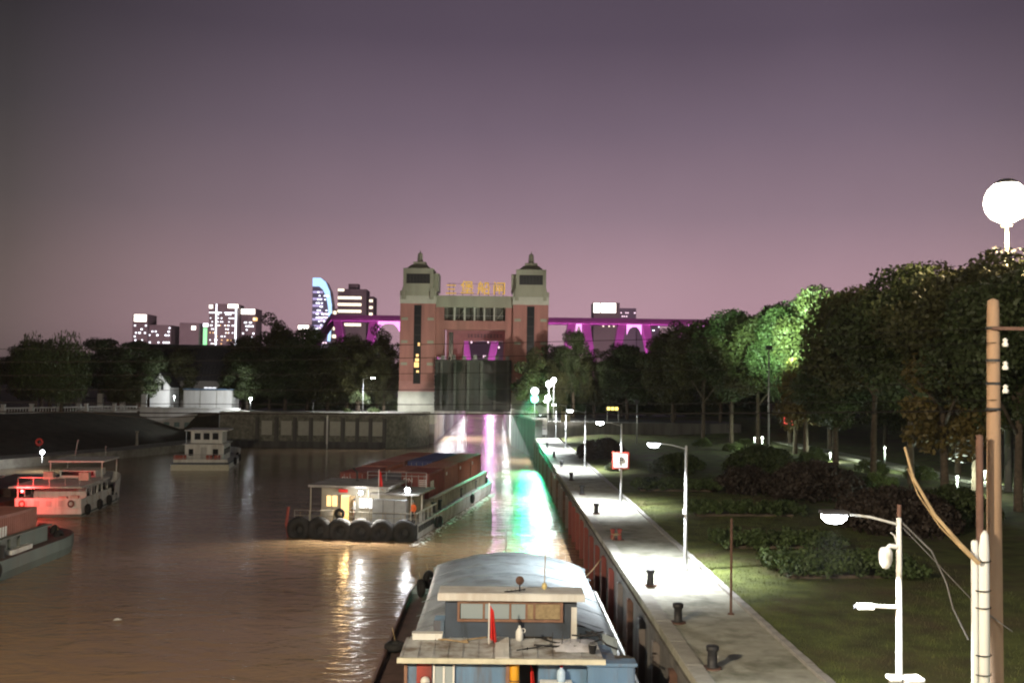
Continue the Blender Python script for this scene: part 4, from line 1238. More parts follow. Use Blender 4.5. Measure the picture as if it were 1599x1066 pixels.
# added floodlights, sources unseen, that brighten the gatehouse front and tree crowns
def flood(x, y, z, h, label, power, aim, col=(1, .93, .80), cone=70):
    t = thing('added_floodlight', label, 'floodlight', (x, y, z), 0, 'added floodlights by the lock and trees')
    MB().lathe([(.12, 0), (.08, h), (0, h + .02)], n=8).build('mast', STEEL, t, True)
    hd = bevel(MB().box(-.35, .35, -.2, .2, h, h + .5).build('lamp_head', BLACK, t), .03)
    d = Vector(aim).normalized()
    MB().box(-.3, .3, .2, .23, h + .05, h + .45).build('lens', L_WHITE, hd)
    lamp_light('SPOT', power, col, t, (d.x * .5, d.y * .5 + .1, h + .25 + d.z * .4), .25, cone, .5, d)
flood(20.5, 150, lawn_z(20.5, 150), 6.0, 'slim added floodlight mast in the shade of the shrubs beyond the path', 52000, (-25, 52, 9), cone=48)
flood(-33.5, 187.5, GZ, 2.2, 'small added floodlight on the stone wall coping aimed at the left tower', 5000, (17, 12, 7), cone=80)

# lights along the chamber
for i, y in enumerate((222, 262, 305, 350, 395)):
    post_lamp(CH_L - .7, y, GZ + .3, 4.6, f'white lamp on the left chamber wall behind the gate, {ORD[i]} from the gate', 9000 if i else 60000, name='chamber_lamp', rad=.3, aim=(.4, -.6, -1))
for i, y in enumerate((240, 290, 340, 385)):
    post_lamp(CH_R + .7, y, GZ + .3, 4.6, f'white lamp on the right chamber wall behind the gate, {ORD[i]} from the gate', 9000, name='chamber_lamp', rad=.3, aim=(-.3, -1, -.6))

bf = thing('added_pink_floodlight', 'added pink floodlight at the far end of the lock chamber', 'floodlight', (-3.0, 419.0, 4.0))  # added lamp that makes the pink reflection on the chamber water
MB().box(-.1, .1, .3, .5, 0, 2.6).build('stand', STEEL, bf)
bfh = bevel(MB().box(-.9, .9, 0, .3, 2.4, 3.6).build('lamp_head', BLACK, bf), .04)
MB().box(-.8, .8, -.04, -.002, 2.5, 3.5).build('lens', L_MAG, bfh)
lamp_light('SPOT', 120000, (1.0, .25, .9), bf, (0, -.8, 3.0), .6, 60, .6, (0, -1, -.06))
lamp_light('SPOT', 45000, (1.0, .9, .95), bf, (.6, -.8, 3.2), .5, 60, .6, (0, -1, -.06))
post_lamp(-45.4, 189.6, GZ, 2.5, 'small bright lamp beside the white office on the far bank', 5000, r=.22, aim=(-1, .45, -.1))
post_lamp(-62.2, 198.6, GZ, 2.6, 'small added lamp brightening the white cottage gable', 2200, r=.12, aim=(-.9, 1, .05))  # added lamp to brighten the cottage
# high mast
MZ = 23.6
hm = thing('high_mast_lamp', 'glaring round warm high mast lamp above the tree tops at the right edge', 'high mast', (41.6, 83, lawn_z(41.6, 83)))
MB().lathe([(.28, 0), (.14, MZ - 1.7), (0, MZ - 1.65)], n=12).build('mast', STEEL, hm, True)
MB().torus((0, 0, MZ - 1.9), .4, .09, 'z', 20, 6).build('ring', STEEL, hm)
hd_ = MB().lathe([(0, 1.95), (.5, 1.9), (.95, 1.62), (1.0, 1.5)], (0, 0, MZ), 24).build('lamp_cap', STEEL, hm, True)
MB().lathe([(1.0, 1.49), (1.42, 1.05), (1.68, .45), (1.74, -.1), (1.6, -.72), (1.2, -1.28), (.6, -1.62), (.15, -1.72)], (0, 0, MZ), 32).build('lens', L_MAST, hd_, True)
lamp_light('POINT', 9000, (1.0, .74, .34), hm, (0, -.4, MZ - 2.6), .4)

# park lamps behind the tree row
for i, (x, y, pw) in enumerate(((38.5, 118, 1100), (34.5, 133, 1300), (36.8, 146, 1300), (39.5, 104, 900), (36.3, 80.5, 1500), (44, 92, 900))):
    post_lamp(x, y, lawn_z(x, y), (.8, 1.9, 1.1, 2.2, 1.4, .9)[i], f'white globe garden lamp glimmering between the trunks, {ORD[i]} of the park path', pw * .7, (.85, 1.0, .80), name='garden_lamp', group='garden lamps under the trees', omni=True, r=.13, m=L_GARD)
gfl = flood(29.5, 111, lawn_z(29.5, 111), 12.5, 'slim added mast before the park belt washing the crowns green white', 95000, (9, 19, 5.5), (.60, 1.0, .58), 60)  # added lamp for the green light on the crowns
# street beyond the trunks
struct(MB().box(41.5, 44.0, 60, 165, .0, .62).build('park_path', PAVE))
rl = thing('red_sign', 'small glowing red sign hanging between the far trunks', 'sign', (46.5, 163, lawn_z(46.5, 163)))
MB().box(-.7, .7, 0, .1, 1.8, 3.2).build('panel', glowmat('red_sign_glow', (1, .06, .04), 1.2), rl)
MB().box(-.06, .06, .1, .2, -.1, 3.0).build('post', STEEL, rl)

# ================================================================== BRIDGE BEHIND THE VIEWER, with added street lamps lighting water and boats
rb = thing('road_bridge', 'road bridge deck the view is taken from', 'bridge', (0, -7, 7.2))
MB().box(-60, 60, -5.5, 5.6, -.9, 0).build('deck', CONC, rb)
for x in (-28, 24):
    MB().box(x - 1, x + 1, -4, 4, -12, -.9).build('pier', CONC, rb)
for i, x in enumerate((-18, 16)):
    t = thing('added_bridge_lamp', ['added warm street lamp behind the viewer over the canal', 'added warm street lamp behind the viewer near the quay'][i], 'street lamp', (x, -3.5, 7.2), 0, 'added street lamps on the bridge')
    MB().lathe([(.14, 0), (.08, 9.0), (0, 9.02)], n=10).build('pole', STEEL, t, True)
    MB().tube([(0, 0, 8.9), (0, .8, 9.3), (0, 1.8, 9.4)], .04, n=6).build('arm', STEEL, t)
    hd = bevel(MB().box(-.2, .2, 1.6, 2.4, 9.36, 9.5).build('lamp_head', BLACK, t), .03)
    MB().box(-.17, .17, 1.65, 2.35, 9.32, 9.358).build('lens', L_WARM, hd)
    lamp_light('SPOT', 130000 if i == 0 else 24000, (1.0, .82, .58) if i == 0 else (1.0, .96, .90), t, (0, 2.0, 9.25), .2, 160, .3, (0, .55, -1))
# ================================================================== BOATS
def hull_poly(W, L, bow=6.0, n=6):
    h = W / 2
    p = [(-h, 0), (h, 0), (h, L - bow)]
    for i in range(1, n):
        a = i / n * math.pi / 2
        p.append((h * math.cos(a) ** .7, L - bow + bow * math.sin(a)))
    p.append((0, L))
    for i in range(n - 1, 0, -1):
        a = i / n * math.pi / 2
        p.append((-h * math.cos(a) ** .7, L - bow + bow * math.sin(a)))
    p.append((-h, L - bow))
    return p

def loft(rings, close_top=True):
    """rings: list of (poly, z)"""
    b = MB()
    n = len(rings[0][0])
    vs = [(x, y, z) for poly, z in rings for x, y in poly]
    fs = []
    for k in range(len(rings) - 1):
        for i in range(n):
            j = (i + 1) % n
            fs.append((k * n + i, k * n + j, (k + 1) * n + j, (k + 1) * n + i))
    if close_top:
        fs.append(tuple((len(rings) - 1) * n + i for i in range(n)))
    return b.add(vs, fs)

def shrink(poly, s, oy=0.0):
    cy = sum(p[1] for p in poly) / len(poly)
    return [(x * s, cy + (y - cy) * s + oy) for x, y in poly]

class Frame:
    def __init__(s, x, y, z, rz, sc=(1, 1, 1)):
        s.M = Matrix.Translation((x, y, z)) @ Matrix.Rotation(rz, 4, 'Z') @ Matrix.Diagonal((*sc, 1)); s.rz = rz
        s.loc = (x, y, z)
    def at(s, x, y, z):
        return tuple(s.M @ Vector((x, y, z)))

TYRE_ME = {}
def tyre(fr_, x, y, z, R_, r_, label, axis='y', group='tyre fenders', rz=0.0):
    t = thing('tyre_fender', label, 'tyre', fr_.at(x, y, z), fr_.rz + rz, group)
    k = (R_, r_, axis)
    if k not in TYRE_ME:
        TYRE_ME[k] = (MB().torus((0, 0, 0), R_, r_, axis, 24, 10, 1.15).mesh('tread', RUBBER, True),
                      MB().torus((0, -.02 if axis == 'y' else 0, 0), R_ - r_ * .72, r_ * .42, axis, 20, 6, 1.4).mesh('sidewall_bead', BLACK, True),
                      MB().tube([(0, 0, R_ * .8), (0, .15, R_ + r_ + .35)] if axis == 'y' else [(0, 0, R_ * .8), (-.12, 0, R_ + r_ + .3)], .02, n=5).mesh('hanging_rope', WOOD))
    for me in TYRE_ME[k]:
        link(me.name.split('.')[0], me, t)
    return t

# ---- person (one continuous skinned body with face, fingers; clothing colours by region)
def person(name, label, loc, rz, top_m, leg_m, arm_pose=0.0, lean=0.0):
    V = {'pelvis': (0, 0, .95), 'chest': (0, lean * .3, 1.28), 'neck': (0, lean * .5, 1.47), 'head': (0, .02 + lean * .6, 1.62), 'crown': (0, .01 + lean * .6, 1.74), 'nose': (0, .115 + lean * .6, 1.60)}
    E = [('pelvis', 'chest'), ('chest', 'neck'), ('neck', 'head'), ('head', 'crown'), ('head', 'nose')]
    Rr = {'pelvis': .145, 'chest': .155, 'neck': .06, 'head': .095, 'crown': .06, 'nose': .016}
    for s, sd in ((-1, 'l'), (1, 'r')):
        V.update({f'hip{sd}': (s * .10, 0, .88), f'knee{sd}': (s * .12, .04, .50), f'ank{sd}': (s * .12, -.01, .09), f'toe{sd}': (s * .14, .15, .045),
                  f'sh{sd}': (s * .19, lean * .4, 1.40), f'el{sd}': (s * (.25), -.03 + arm_pose * .1, 1.13), f'wr{sd}': (s * .22, .10 + arm_pose * .22, .93 + arm_pose * .12), f'pa{sd}': (s * .21, .14 + arm_pose * .25, .86 + arm_pose * .13)})
        E += [('pelvis', f'hip{sd}'), (f'hip{sd}', f'knee{sd}'), (f'knee{sd}', f'ank{sd}'), (f'ank{sd}', f'toe{sd}'), ('chest', f'sh{sd}'), (f'sh{sd}', f'el{sd}'), (f'el{sd}', f'wr{sd}'), (f'wr{sd}', f'pa{sd}')]
        Rr.update({f'hip{sd}': .10, f'knee{sd}': .068, f'ank{sd}': .05, f'toe{sd}': .04, f'sh{sd}': .075, f'el{sd}': .05, f'wr{sd}': .032, f'pa{sd}': .036})
        for k in range(4):
            V[f'f{k}{sd}'] = (s * (.19 + .016 * k), .155 + arm_pose * .25, .775 + .01 * abs(k - 1.5) + arm_pose * .13)
            E.append((f'pa{sd}', f'f{k}{sd}')); Rr[f'f{k}{sd}'] = .009
        V[f'th{sd}'] = (s * .165, .175 + arm_pose * .25, .83 + arm_pose * .13); E.append((f'pa{sd}', f'th{sd}')); Rr[f'th{sd}'] = .010
    keys = list(V)
    me = bpy.data.meshes.new(name)
    me.from_pydata([V[k] for k in keys], [(keys.index(a), keys.index(b)) for a, b in E], [])
    o = bpy.data.objects.new(name, me)
    COL.objects.link(o)
    o.modifiers.new('skin', 'SKIN')
    sv = me.skin_vertices[0].data
    for i, k in enumerate(keys):
        sv[i].radius = (Rr[k], Rr[k] * (.8 if k in ('chest', 'pelvis') else 1)); sv[i].use_root = (k == 'pelvis')
    ss = o.modifiers.new('sub', 'SUBSURF'); ss.levels = 2; ss.render_levels = 2
    dg = bpy.context.evaluated_depsgraph_get()
    m2 = bpy.data.meshes.new_from_object(o.evaluated_get(dg))
    bpy.data.objects.remove(o)
    m2.materials.clear()
    for m_ in (top_m, leg_m, SKIN, CLOTHD):
        m2.materials.append(m_)
    for p in m2.polygons:
        c = p.center
        arm = abs(c.x) > .17 and c.z < 1.2
        if c.z > 1.49: p.material_index = 2
        elif arm and c.z < .95 + arm_pose * .12: p.material_index = 2
        elif c.z > .93 or arm: p.material_index = 0
        elif c.z > .10: p.material_index = 1
        else: p.material_index = 3
        p.use_smooth = True
    b_ = link(name, m2, None, loc, rz)
    tag(b_, label, 'person')
    hz = lean * .6
    MB().lathe([(.085, 1.63), (.108, 1.68), (.098, 1.76), (.05, 1.80), (0, 1.81)], (0, -.012 + hz, 0), 14).build('hair', HAIR, b_, True)
    for s in (-1, 1):
        MB().lathe([(.012, 0), (.008, .012), (0, .016)], (s * .035, .093 + hz, 1.63), 8, 'y').build('eye', BLACK, b_)
        MB().lathe([(0, -.01), (.022, 0), (0, .012)], (s * .098, .01 + hz, 1.62), 8, 'x').build('ear', SKIN, b_)
    MB().box(-.025, .025, .088 + hz, .098 + hz, 1.555, 1.563).build('mouth', mat('lips', (.3, .12, .1), .6), b_)
    return b_

# ---- shipping container, 20 ft
def corr_wall(L, H, n, depth=.05):
    """corrugated sheet in x(0..L), z(0..H), y offset"""
    b = MB()
    xs = []
    for i in range(n):
        x0 = L * i / n; w_ = L / n
        xs += [(x0, 0), (x0 + w_ * .3, 0), (x0 + w_ * .5, -depth), (x0 + w_ * .8, -depth)]
    xs.append((L, 0))
    vs = [(x, y, 0) for x, y in xs] + [(x, y, H) for x, y in xs]
    k = len(xs)
    return b.add(vs, [(i, i + 1, i + 1 + k, i + k) for i in range(k - 1)])

CW, CHH, CLN = 2.44, 2.55, 6.06
CONT_CACHE = {}
def container(loc, rz, m, label, text=None, door_m=None, open_grid=False):
    t = thing('shipping_container', label, 'container', loc, rz, 'shipping containers on the barges')
    key = m.name
    if key not in CONT_CACHE:
        core = MB().box(-CW / 2 + .06, CW / 2 - .06, .06, CLN - .06, .12, CHH - .04).mesh('body', m)
        side = corr_wall(CLN - .3, CHH - .35, 21).mesh('side_sheet', m)
        fb = MB()
        for sx in (-1, 1):
            for y in (0, CLN - .15):
                fb.box(sx * CW / 2 - (.12 if sx > 0 else 0), sx * CW / 2 + (.12 if sx < 0 else 0), y, y + .15, 0, CHH)
            fb.box(sx * CW / 2 - (.1 if sx > 0 else 0), sx * CW / 2 + (.1 if sx < 0 else 0), .15, CLN - .15, 0, .15)
            fb.box(sx * CW / 2 - (.08 if sx > 0 else 0), sx * CW / 2 + (.08 if sx < 0 else 0), .15, CLN - .15, CHH - .1, CHH)
        for y in (0, CLN - .1):
            fb.box(-CW / 2 + .12, CW / 2 - .12, y, y + .1, 0, .14).box(-CW / 2 + .12, CW / 2 - .12, y, y + .1, CHH - .12, CHH)
        frm = fb.mesh('frame', m)
        roof = corr_wall(CLN - .3, CW - .2, 18, .025).mesh('roof_sheet', m)
        door = MB().box(0, CW / 2 - .13, -.02, .03, .16, CHH - .14).mesh('door', m)
        bar = MB().tube([(0, -.05, .15), (0, -.05, CHH - .13)], .022, n=6).mesh('locking_bar', STEEL)
        han = MB().box(-.16, .16, -.09, -.06, 1.15, 1.2).mesh('door_handle', STEEL)
        CONT_CACHE[key] = (core, side, frm, roof, door, bar, han)
    core, side, frm, roof, door, bar, han = CONT_CACHE[key]
    link('body', core, t); link('frame', frm, t)
    for sx in (-1, 1):
        s_ = link('side_sheet', side, t)
        s_.location = (sx * (CW / 2 - .06), .15 if sx > 0 else CLN - .15, .15)
        s_.rotation_euler = (0, 0, R(90) if sx > 0 else R(-90))
    rs = link('roof_sheet', roof, t); rs.rotation_euler = (R(90), 0, R(90)); rs.location = (-CW / 2 + .1 + CW - .2, .15, CHH - .02)
    rs.matrix_basis = Matrix.Translation((CW / 2 - .1, .15, CHH - .02)) @ Matrix.Rotation(R(90), 4, 'Z') @ Matrix.Rotation(R(90), 4, 'X') @ Matrix.Scale(-1, 4, (0, 1, 0))
    rs.matrix_basis = Matrix(((0, 0, 1, -CW / 2 + .1), (1, 0, 0, .15), (0, -1, 0, CHH - .03), (0, 0, 0, 1)))
    for sx in (-1, 1):
        dd = link('door', door, t, (0.01 if sx > 0 else -(CW / 2 - .12), 0, 0))
        for k in range(2):
            br = link('locking_bar', bar, dd, (.30 + .5 * k, 0, 0))
        link('door_handle', han, dd, (.55, 0, 0))
    if text:
        tm = link('lettering', text_mesh(text, .55, .004, 'lettering', SIGNW), t, (-.62, -.035, CHH - .62)); tm.rotation_euler = (R(90), 0, 0)
        for k in range(4):
            MB().box(.35, .95, -.035, -.022, CHH - .62 - k * .16, CHH - .55 - k * .16).build('printed_line', SIGNW, t)
        for k in range(4):
            MB().box(CW / 2 + .002, CW / 2 + .012, .6 + k * .34, .84 + k * .34, 1.15 - .0 * k, 1.85).build('printed_character', SIGNW, t)
    else:
        MB().box(CW / 2 + .002, CW / 2 + .012, .55, 1.0, CHH - .75, CHH - .45).build('printed_character', SIGNW, t)
    return t

# ------------------------------------------------------------ container barge under way
BF = Frame(-11.1, 80.3, WATER_Z, R(-9.2))
bg_ = thing('container_barge', 'container barge under way in mid canal with lit stern cabin', 'barge', BF.loc, BF.rz)
BW, BL = 10.2, 41.0
hp = hull_poly(BW, BL, 7)
loft([(shrink(hp, .93), -1.0), (hp, .55), (hp, 1.15)]).build('hull', HULLW, bg_)
MB().box(-BW / 2 - .02, BW / 2 + .02, -.10, .25, -.8, 1.2).build('transom', mat('hull_black', (.03, .03, .03), .7, .3), bg_)
MB().prism(shrink(hp, .985), 1.151, 1.17).build('deck', DECKW, bg_)
# hold coaming with stays on the outside
for sx in (-1, 1):
    x0, x1 = (sx * 4.25, sx * 4.4) if sx > 0 else (sx * 4.4, sx * 4.25)
    MB().box(x0, x1, 8.2, 35, 1.17, 2.25).build('coaming', mat('coaming_cream', (.46, .44, .34), .6, .2, 1, stain=(.2, .16, .1), stain_amt=.6), bg_)
    MB().box(min(sx * 4.2, sx * 4.62), max(sx * 4.2, sx * 4.62), 8.1, 35.1, 2.25, 2.36).build('coaming_cap', MATS['coaming_cream'], bg_)
    for k in range(27):
        MB().box(min(sx * 4.4, sx * 4.58), max(sx * 4.4, sx * 4.58), 8.6 + k * 1.0, 8.72 + k * 1.0, 1.17, 2.25).build('stay', MATS['coaming_cream'], bg_)
for y0, y1 in ((8.05, 8.2), (35, 35.15)):
    MB().box(-4.4, 4.4, y0, y1, 1.17, 2.25).build('coaming', MATS['coaming_cream'], bg_)
for y in (1.6, 3.0, 4.4, 5.8):
    MB().box(BW / 2 - .18, BW / 2 - .1, y, y + .1, 1.17, 2.0).build('rail_post', WHITE, bg_)
MB().box(BW / 2 - .2, BW / 2 - .08, .5, 7.5, 1.95, 2.05).build('rail', WHITE, bg_)
for k in range(9):
    MB().box(BW / 2 - .04, BW / 2 + .05, .6 + k * .62, .95 + k * .62, .55, 1.02).build('freeing_port', BLACK, bg_)
for x, y in ((4.6, 8.0), (4.7, 10.0), (4.55, 20), (4.5, 28)):
    MB().lathe([(.2, 0), (.16, .1), (.15, .7), (.22, .75), (.22, .85)], (x, y, 1.17), 10).build('bitt', BLACK, bg_)
# stern cabin
CAB = mat('cabin_cream', (.35, .33, .27), .6, .15, 1, stain=(.25, .2, .13), stain_amt=.5, streak=True)
cab = MB().box(-3.2, 2.1, 1.9, 6.6, 1.17, 3.75).build('cabin_wall', CAB, bg_)
MB().box(-4.0, 2.6, .9, 6.9, 3.78, 3.95).build('cabin_roof', DECKW, bg_)
MB().box(2.12, 3.9, 1.6, 6.4, 1.17, 3.2).build('annex_wall', CAB, bg_)
MB().box(1.0, 5.0, 1.1, 6.8, 3.3, 3.42).build('annex_roof', DECKW, bg_)
for k, (x0, x1, z0, z1, m_) in enumerate(((-2.75, -1.9, 2.2, 3.05, L_WINW), (-.05, .98, 2.15, 2.9, L_WINC))):
    wv = MB().box(x0, x1, 1.84, 1.895, z0, z1).build('window', m_, bg_)
    MB().box((x0 + x1) / 2 - .04, (x0 + x1) / 2 + .04, 1.80, 1.838, z0, z1).build('glazing_bar', CAB, wv)
    for zz in (z0 - .08, z1):
        MB().box(x0 - .08, x1 + .08, 1.80, 1.87, zz, zz + .08).build('window_frame', CAB, wv)
dr = MB().box(-1.55, -.75, 1.84, 1.895, 1.2, 3.1).build('doorway', L_WINW, bg_)
MB().box(-.74, -.35, 1.3, 1.84, 1.2, 3.1).build('door_leaf', WOOD, bg_)
MB().box(-1.63, -1.55, 1.78, 1.88, 1.2, 3.15).build('door_jamb', WFRAME, dr)
MB().box(-1.7, -.95, 1.6, 1.64, 3.35, 3.6).build('red_banner', FLAG, bg_)
lamp_light('AREA', 60, (1.0, .62, .25), bg_, (-1.2, 1.7, 2.3), .5, aim=(0, -1, -.4)).data.size = .8
# grey panel box
MB().box(1.35, 4.05, .75, 1.55, 1.2, 2.95).build('panel_screen', mat('panel_grey', (.36, .39, .42), .5, .1), bg_)
for x in (2.2, 3.1):
    MB().box(x - .02, x + .02, .73, .748, 1.2, 2.95).build('panel_joint', CONC_D, bg_)
MB().box(1.35, 4.05, .735, .749, 1.85, 1.9).build('panel_joint', CONC_D, bg_)
for x in (4.1, 4.95):
    MB().box(x - .05, x + .05, 2.2, 2.3, 1.17, 3.3).build('awning_post', WHITE, bg_)
for x in (-3.8, .9):
    MB().box(x - .04, x + .04, 1.0, 1.08, 1.17, 3.78).build('awning_post', CAB, bg_)
for z in (1.6, 2.0):
    MB().tube([(-4.9, .4, z), (5.0, .4, z)], .025, n=5).build('stern_rail', CAB, bg_)
for k in range(9):
    MB().box(-4.9 + k * 1.23, -4.86 + k * 1.23, .38, .42, 1.17, 2.0).build('rail_post', CAB, bg_)
for z in (4.4, 4.7):
    MB().tube([(-.5, 5.6, z), (4.5, 5.6, z)], .025, n=5).build('roof_rail', STEEL, bg_)
for x in (-.5, 1.1, 2.8, 4.5):
    MB().box(x - .025, x + .025, 5.58, 5.62, 3.4, 4.7).build('rail_post', STEEL, bg_)
MB().tube([(-1.2, 5, 3.95), (-1.25, 5, 4.7), (-1.6, 5, 5.0)], .09, n=8).build('exhaust_pipe', BLACK, bg_)
# rudder guard in red at the port quarter
MB().tube([(-5.1, -.15, -.3), (-5.3, -.2, 1.0), (-5.2, -.1, 2.3)], .12, n=8).build('red_stanchion', REDF, bg_)
MB().box(-5.4, -4.6, -.35, .1, -.4, -.15).build('red_skeg', REDF, bg_)

def deck_lamp(fr_, x, y, z, label, col, power, r=.16, m=None):
    t = thing('deck_lamp', label, 'lamp', fr_.at(x, y, z), fr_.rz)
    MB().lathe([(0, r), (r * .8, r * .7), (r, 0), (r * .8, -r * .7), (0, -r)], n=12).build('globe', m or L_WHITE, t, True)
    MB().tube([(0, 0, r * .9), (0, .1, r + .12), (0, .3, r + .14)], .02, n=5).build('bracket', BLACK, t)
    lamp_light('SPOT', power, col, t, (0, -r - .14, -.08), .12, 130, .5, (0, -1, -.45))
    lamp_light('POINT', power * .03, col, t, (0, -r - .14, -.08), .12)
    return t
deck_lamp(BF, .35, .85, 3.45, 'glaring lamp under the cabin roof edge of the moving barge', (1, .93, .82), 5000)
deck_lamp(BF, 4.1, .95, 3.75, 'round white lamp on the starboard awning of the moving barge', (1, .97, .95), 900, .2)
fg = thing('barge_flag', 'limp red flag on a staff over the moving barge cabin', 'flag', BF.at(1.75, 1.0, 3.0), BF.rz)
MB().tube([(0, 0, 0), (0, 0, 2.3)], .03, n=6).build('staff', WHITE, fg)
def limp_flag(h, w_, seed=1):
    b = MB(); vs = []; fs = []
    nx, nz = 9, 10
    for j in range(nz + 1):
        for i in range(nx + 1):
            u = i / nx; v = j / nz
            sp = .16 + .16 * v
            x = w_ * u * sp; y = .09 * math.sin(u * 13 + v * 2.0) * (0.3 + v)
            vs.append((x + .04, y, -h * v - .28 * u * w_))
    for j in range(nz):
        for i in range(nx):
            a = j * (nx + 1) + i
            fs.append((a, a + 1, a + nx + 2, a + nx + 1))
    return b.add(vs, fs)
limp_flag(1.35, .95).build('cloth', FLAG, fg, True, (0, 0, 2.3))
person('person', 'person in an orange vest and dark trousers standing at the barge stern corner', BF.at(4.6, .95, 1.175), BF.rz + R(150), ORANGE, CLOTHD)
person('person', 'person in pale clothing standing by the lit doorway of the barge cabin', BF.at(-.25, 1.15, 1.175), BF.rz + R(100), CLOTHW, CLOTHD, .6)
wb = thing('white_tub', 'white plastic tub on the stern deck before the warm windows', 'tub', BF.at(-2.4, .95, 1.18), BF.rz)
MB().lathe([(.42, 0), (.52, .75), (.55, .78), (.5, .8), (.42, .3)], n=14).build('basin', PVC, wb, True)
MB().torus((0, 0, .78), .53, .03, 'z', 20, 6).build('rim', PVC, wb)
for i in range(6):
    tyre(BF, -4.15 + i * 1.66 + (.12 if i == 5 else 0), -.45, .62 + (.04 if i % 2 else 0), .66, .36,
         f'huge black tyre fender across the barge stern, {ORD[i]} from the red stanchion', 'y', 'tyre fenders on the barge stern')
tyre(BF, -1.15, .28, 1.85, .30, .13, 'small tyre propped on the stern before the lit doorway')
for i, (y, z) in enumerate(((6.6, .55), (7.6, .5), (22.5, .75), (34.5, 1.3), (36.5, 1.25))):
    tyre(BF, (BW / 2 + .17) if y < 34 else 4.55 - (y - 34.5) * .35, y, z, .33, .15, f'tyre hung on the starboard side of the moving barge, {ORD[i]} from the stern', 'x', 'tyre fenders on the barge side')
# containers in three columns, four rows
names_row = ['row nearest the cabin', 'second row', 'third row', 'row nearest the bow']
cols = {(0, 0): (CONT_D, .45, 'DN'), (0, 1): (CONT_R, .5, None), (0, 2): (CONT_P, .5, None), (0, 3): (CONT_R, .5, None),
        (1, 0): (CONT_G, -.05, None), (1, 1): (CONT_P, .1, None), (1, 2): (CONT_B, .5, None), (1, 3): (CONT_B, .5, None),
        (2, 0): (CONT_D, .5, 'DN'), (2, 1): (CONT_P, .5, None), (2, 2): (CONT_R, .5, None), (2, 3): (CONT_R, .5, None)}
colname = {CONT_D.name: 'dark red', CONT_R.name: 'oxide red', CONT_P.name: 'rose brown', CONT_G.name: 'grey blue', CONT_B.name: 'blue'}
side_n = ['port', 'middle', 'starboard']
for (c, r_), (m_, dz, tx) in cols.items():
    container(BF.at(-2.75 + c * 2.75, 8.9 + r_ * 6.5, 1.28 + dz), BF.rz, m_,
              f'{colname[m_.name]} shipping container on the moving barge, {side_n[c]} column, {names_row[r_]}', tx)
# blue corrugated stack bars on the grey container front
bow = thing('bow_gear', 'black anchor winch and bollards on the bow of the moving barge', 'winch', BF.at(.6, 36.6, 1.17), BF.rz)
MB().lathe([(.5, 0), (.5, .1), (.3, .15), (.3, .9), (.5, .95), (.5, 1.05)], (0, 0, .5), 12, 'x').build('drum', BLACK, bow)
MB().box(-.3, 1.5, -.5, .5, 0, .12).build('bedplate', RUST, bow)
for x in (2.0, 2.6):
    MB().lathe([(.16, 0), (.14, .9), (.2, 1.0)], (x, .3, 0), 8).build('bollard', BLACK, bow)
MB().tube([(2.3, -.6, 0), (2.35, -.6, 2.0)], .05, n=6).build('jackstaff', BLACK, bow)
# wake foam along the starboard side
fo = MB(); rf_ = random.Random(5)
for k in range(420):
    y = rf_.uniform(-3, 34); x = BW / 2 + abs(rf_.gauss(0, .45)) + .02
    s_ = rf_.uniform(.05, .22)
    fo.add([(x, y, .015), (x + s_, y + s_ * .4, .03), (x + s_ * .7, y + s_ * 1.8, .02), (x - s_ * .3, y + s_ * 1.2, .035)], [(0, 1, 2, 3)])
fo_ = fo.build('foam', mat('foam', (.62, .60, .56), .8, .1), None, loc=BF.loc); fo_.rotation_euler = (0, 0, BF.rz); fo_['kind'] = 'stuff'
tag(fo_, 'white wash foaming along the side of the moving barge', 'foam')

# ------------------------------------------------------------ barge at the left edge
LF = Frame(-34.7, 35.5, WATER_Z, R(0))
lbg = thing('left_container_barge', 'green hulled container barge cut by the left picture edge', 'barge', LF.loc, LF.rz)
hp2 = hull_poly(10.5, 41, 5.5)
loft([(shrink(hp2, .94), -.9), (hp2, .5), (hp2, 1.2)]).build('hull', HULLG, lbg)
MB().prism(shrink(hp2, .985), 1.201, 1.22).build('deck', DECKB, lbg)
for sx in (-1, 1):
    MB().box(min(sx * 4.3, sx * 4.45), max(sx * 4.3, sx * 4.45), 6, 34.6, 1.22, 2.2).build('coaming', HULLG, lbg)
    MB().box(min(sx * 4.25, sx * 4.65), max(sx * 4.25, sx * 4.65), 6, 34.8, 2.2, 2.3).build('coaming_cap', HULLG, lbg)
    for k in range(20):
        MB().box(min(sx * 4.45, sx * 4.6), max(sx * 4.45, sx * 4.6), 6.5 + k * 1.25, 6.62 + k * 1.25, 1.22, 2.2).build('stay', HULLG, lbg)
for y in (22, 27.5):
    MB().lathe([(.2, 0), (.16, .1), (.15, .6), (.22, .65), (.22, .8)], (4.8, y, 1.22), 10).build('bitt', BLACK, lbg)
MB().box(4.5, 4.9, 28.6, 31.4, 1.23, 1.5).build('white_fender_board', WHITE, lbg)
for x, y in ((2.6, 36.6), (1.6, 37.4), (3.2, 35.2)):
    MB().lathe([(.2, 0), (.16, .1), (.15, 1.0), (.24, 1.05), (.24, 1.2)], (x, y, 1.22), 10).build('bow_bitt', BLACK, lbg)
MB().box(-1.5, 2.6, 35.2, 36.2, 1.22, 2.0).build('winch_house', BLACK, lbg)
rbk = thing('red_drum', 'small red drum on the bow of the left edge barge', 'drum', LF.at(3.2, 36.6, 1.22), LF.rz)
MB().lathe([(.3, 0), (.3, .3), (.33, .32), (.3, .34), (.3, .7), (.33, .72), (.3, .75), (.28, .8)], n=14).build('barrel', FLAG, rbk)
MB().lathe([(.27, .8), (.27, .83), (0, .84)], n=14).build('lid', REDF, rbk)
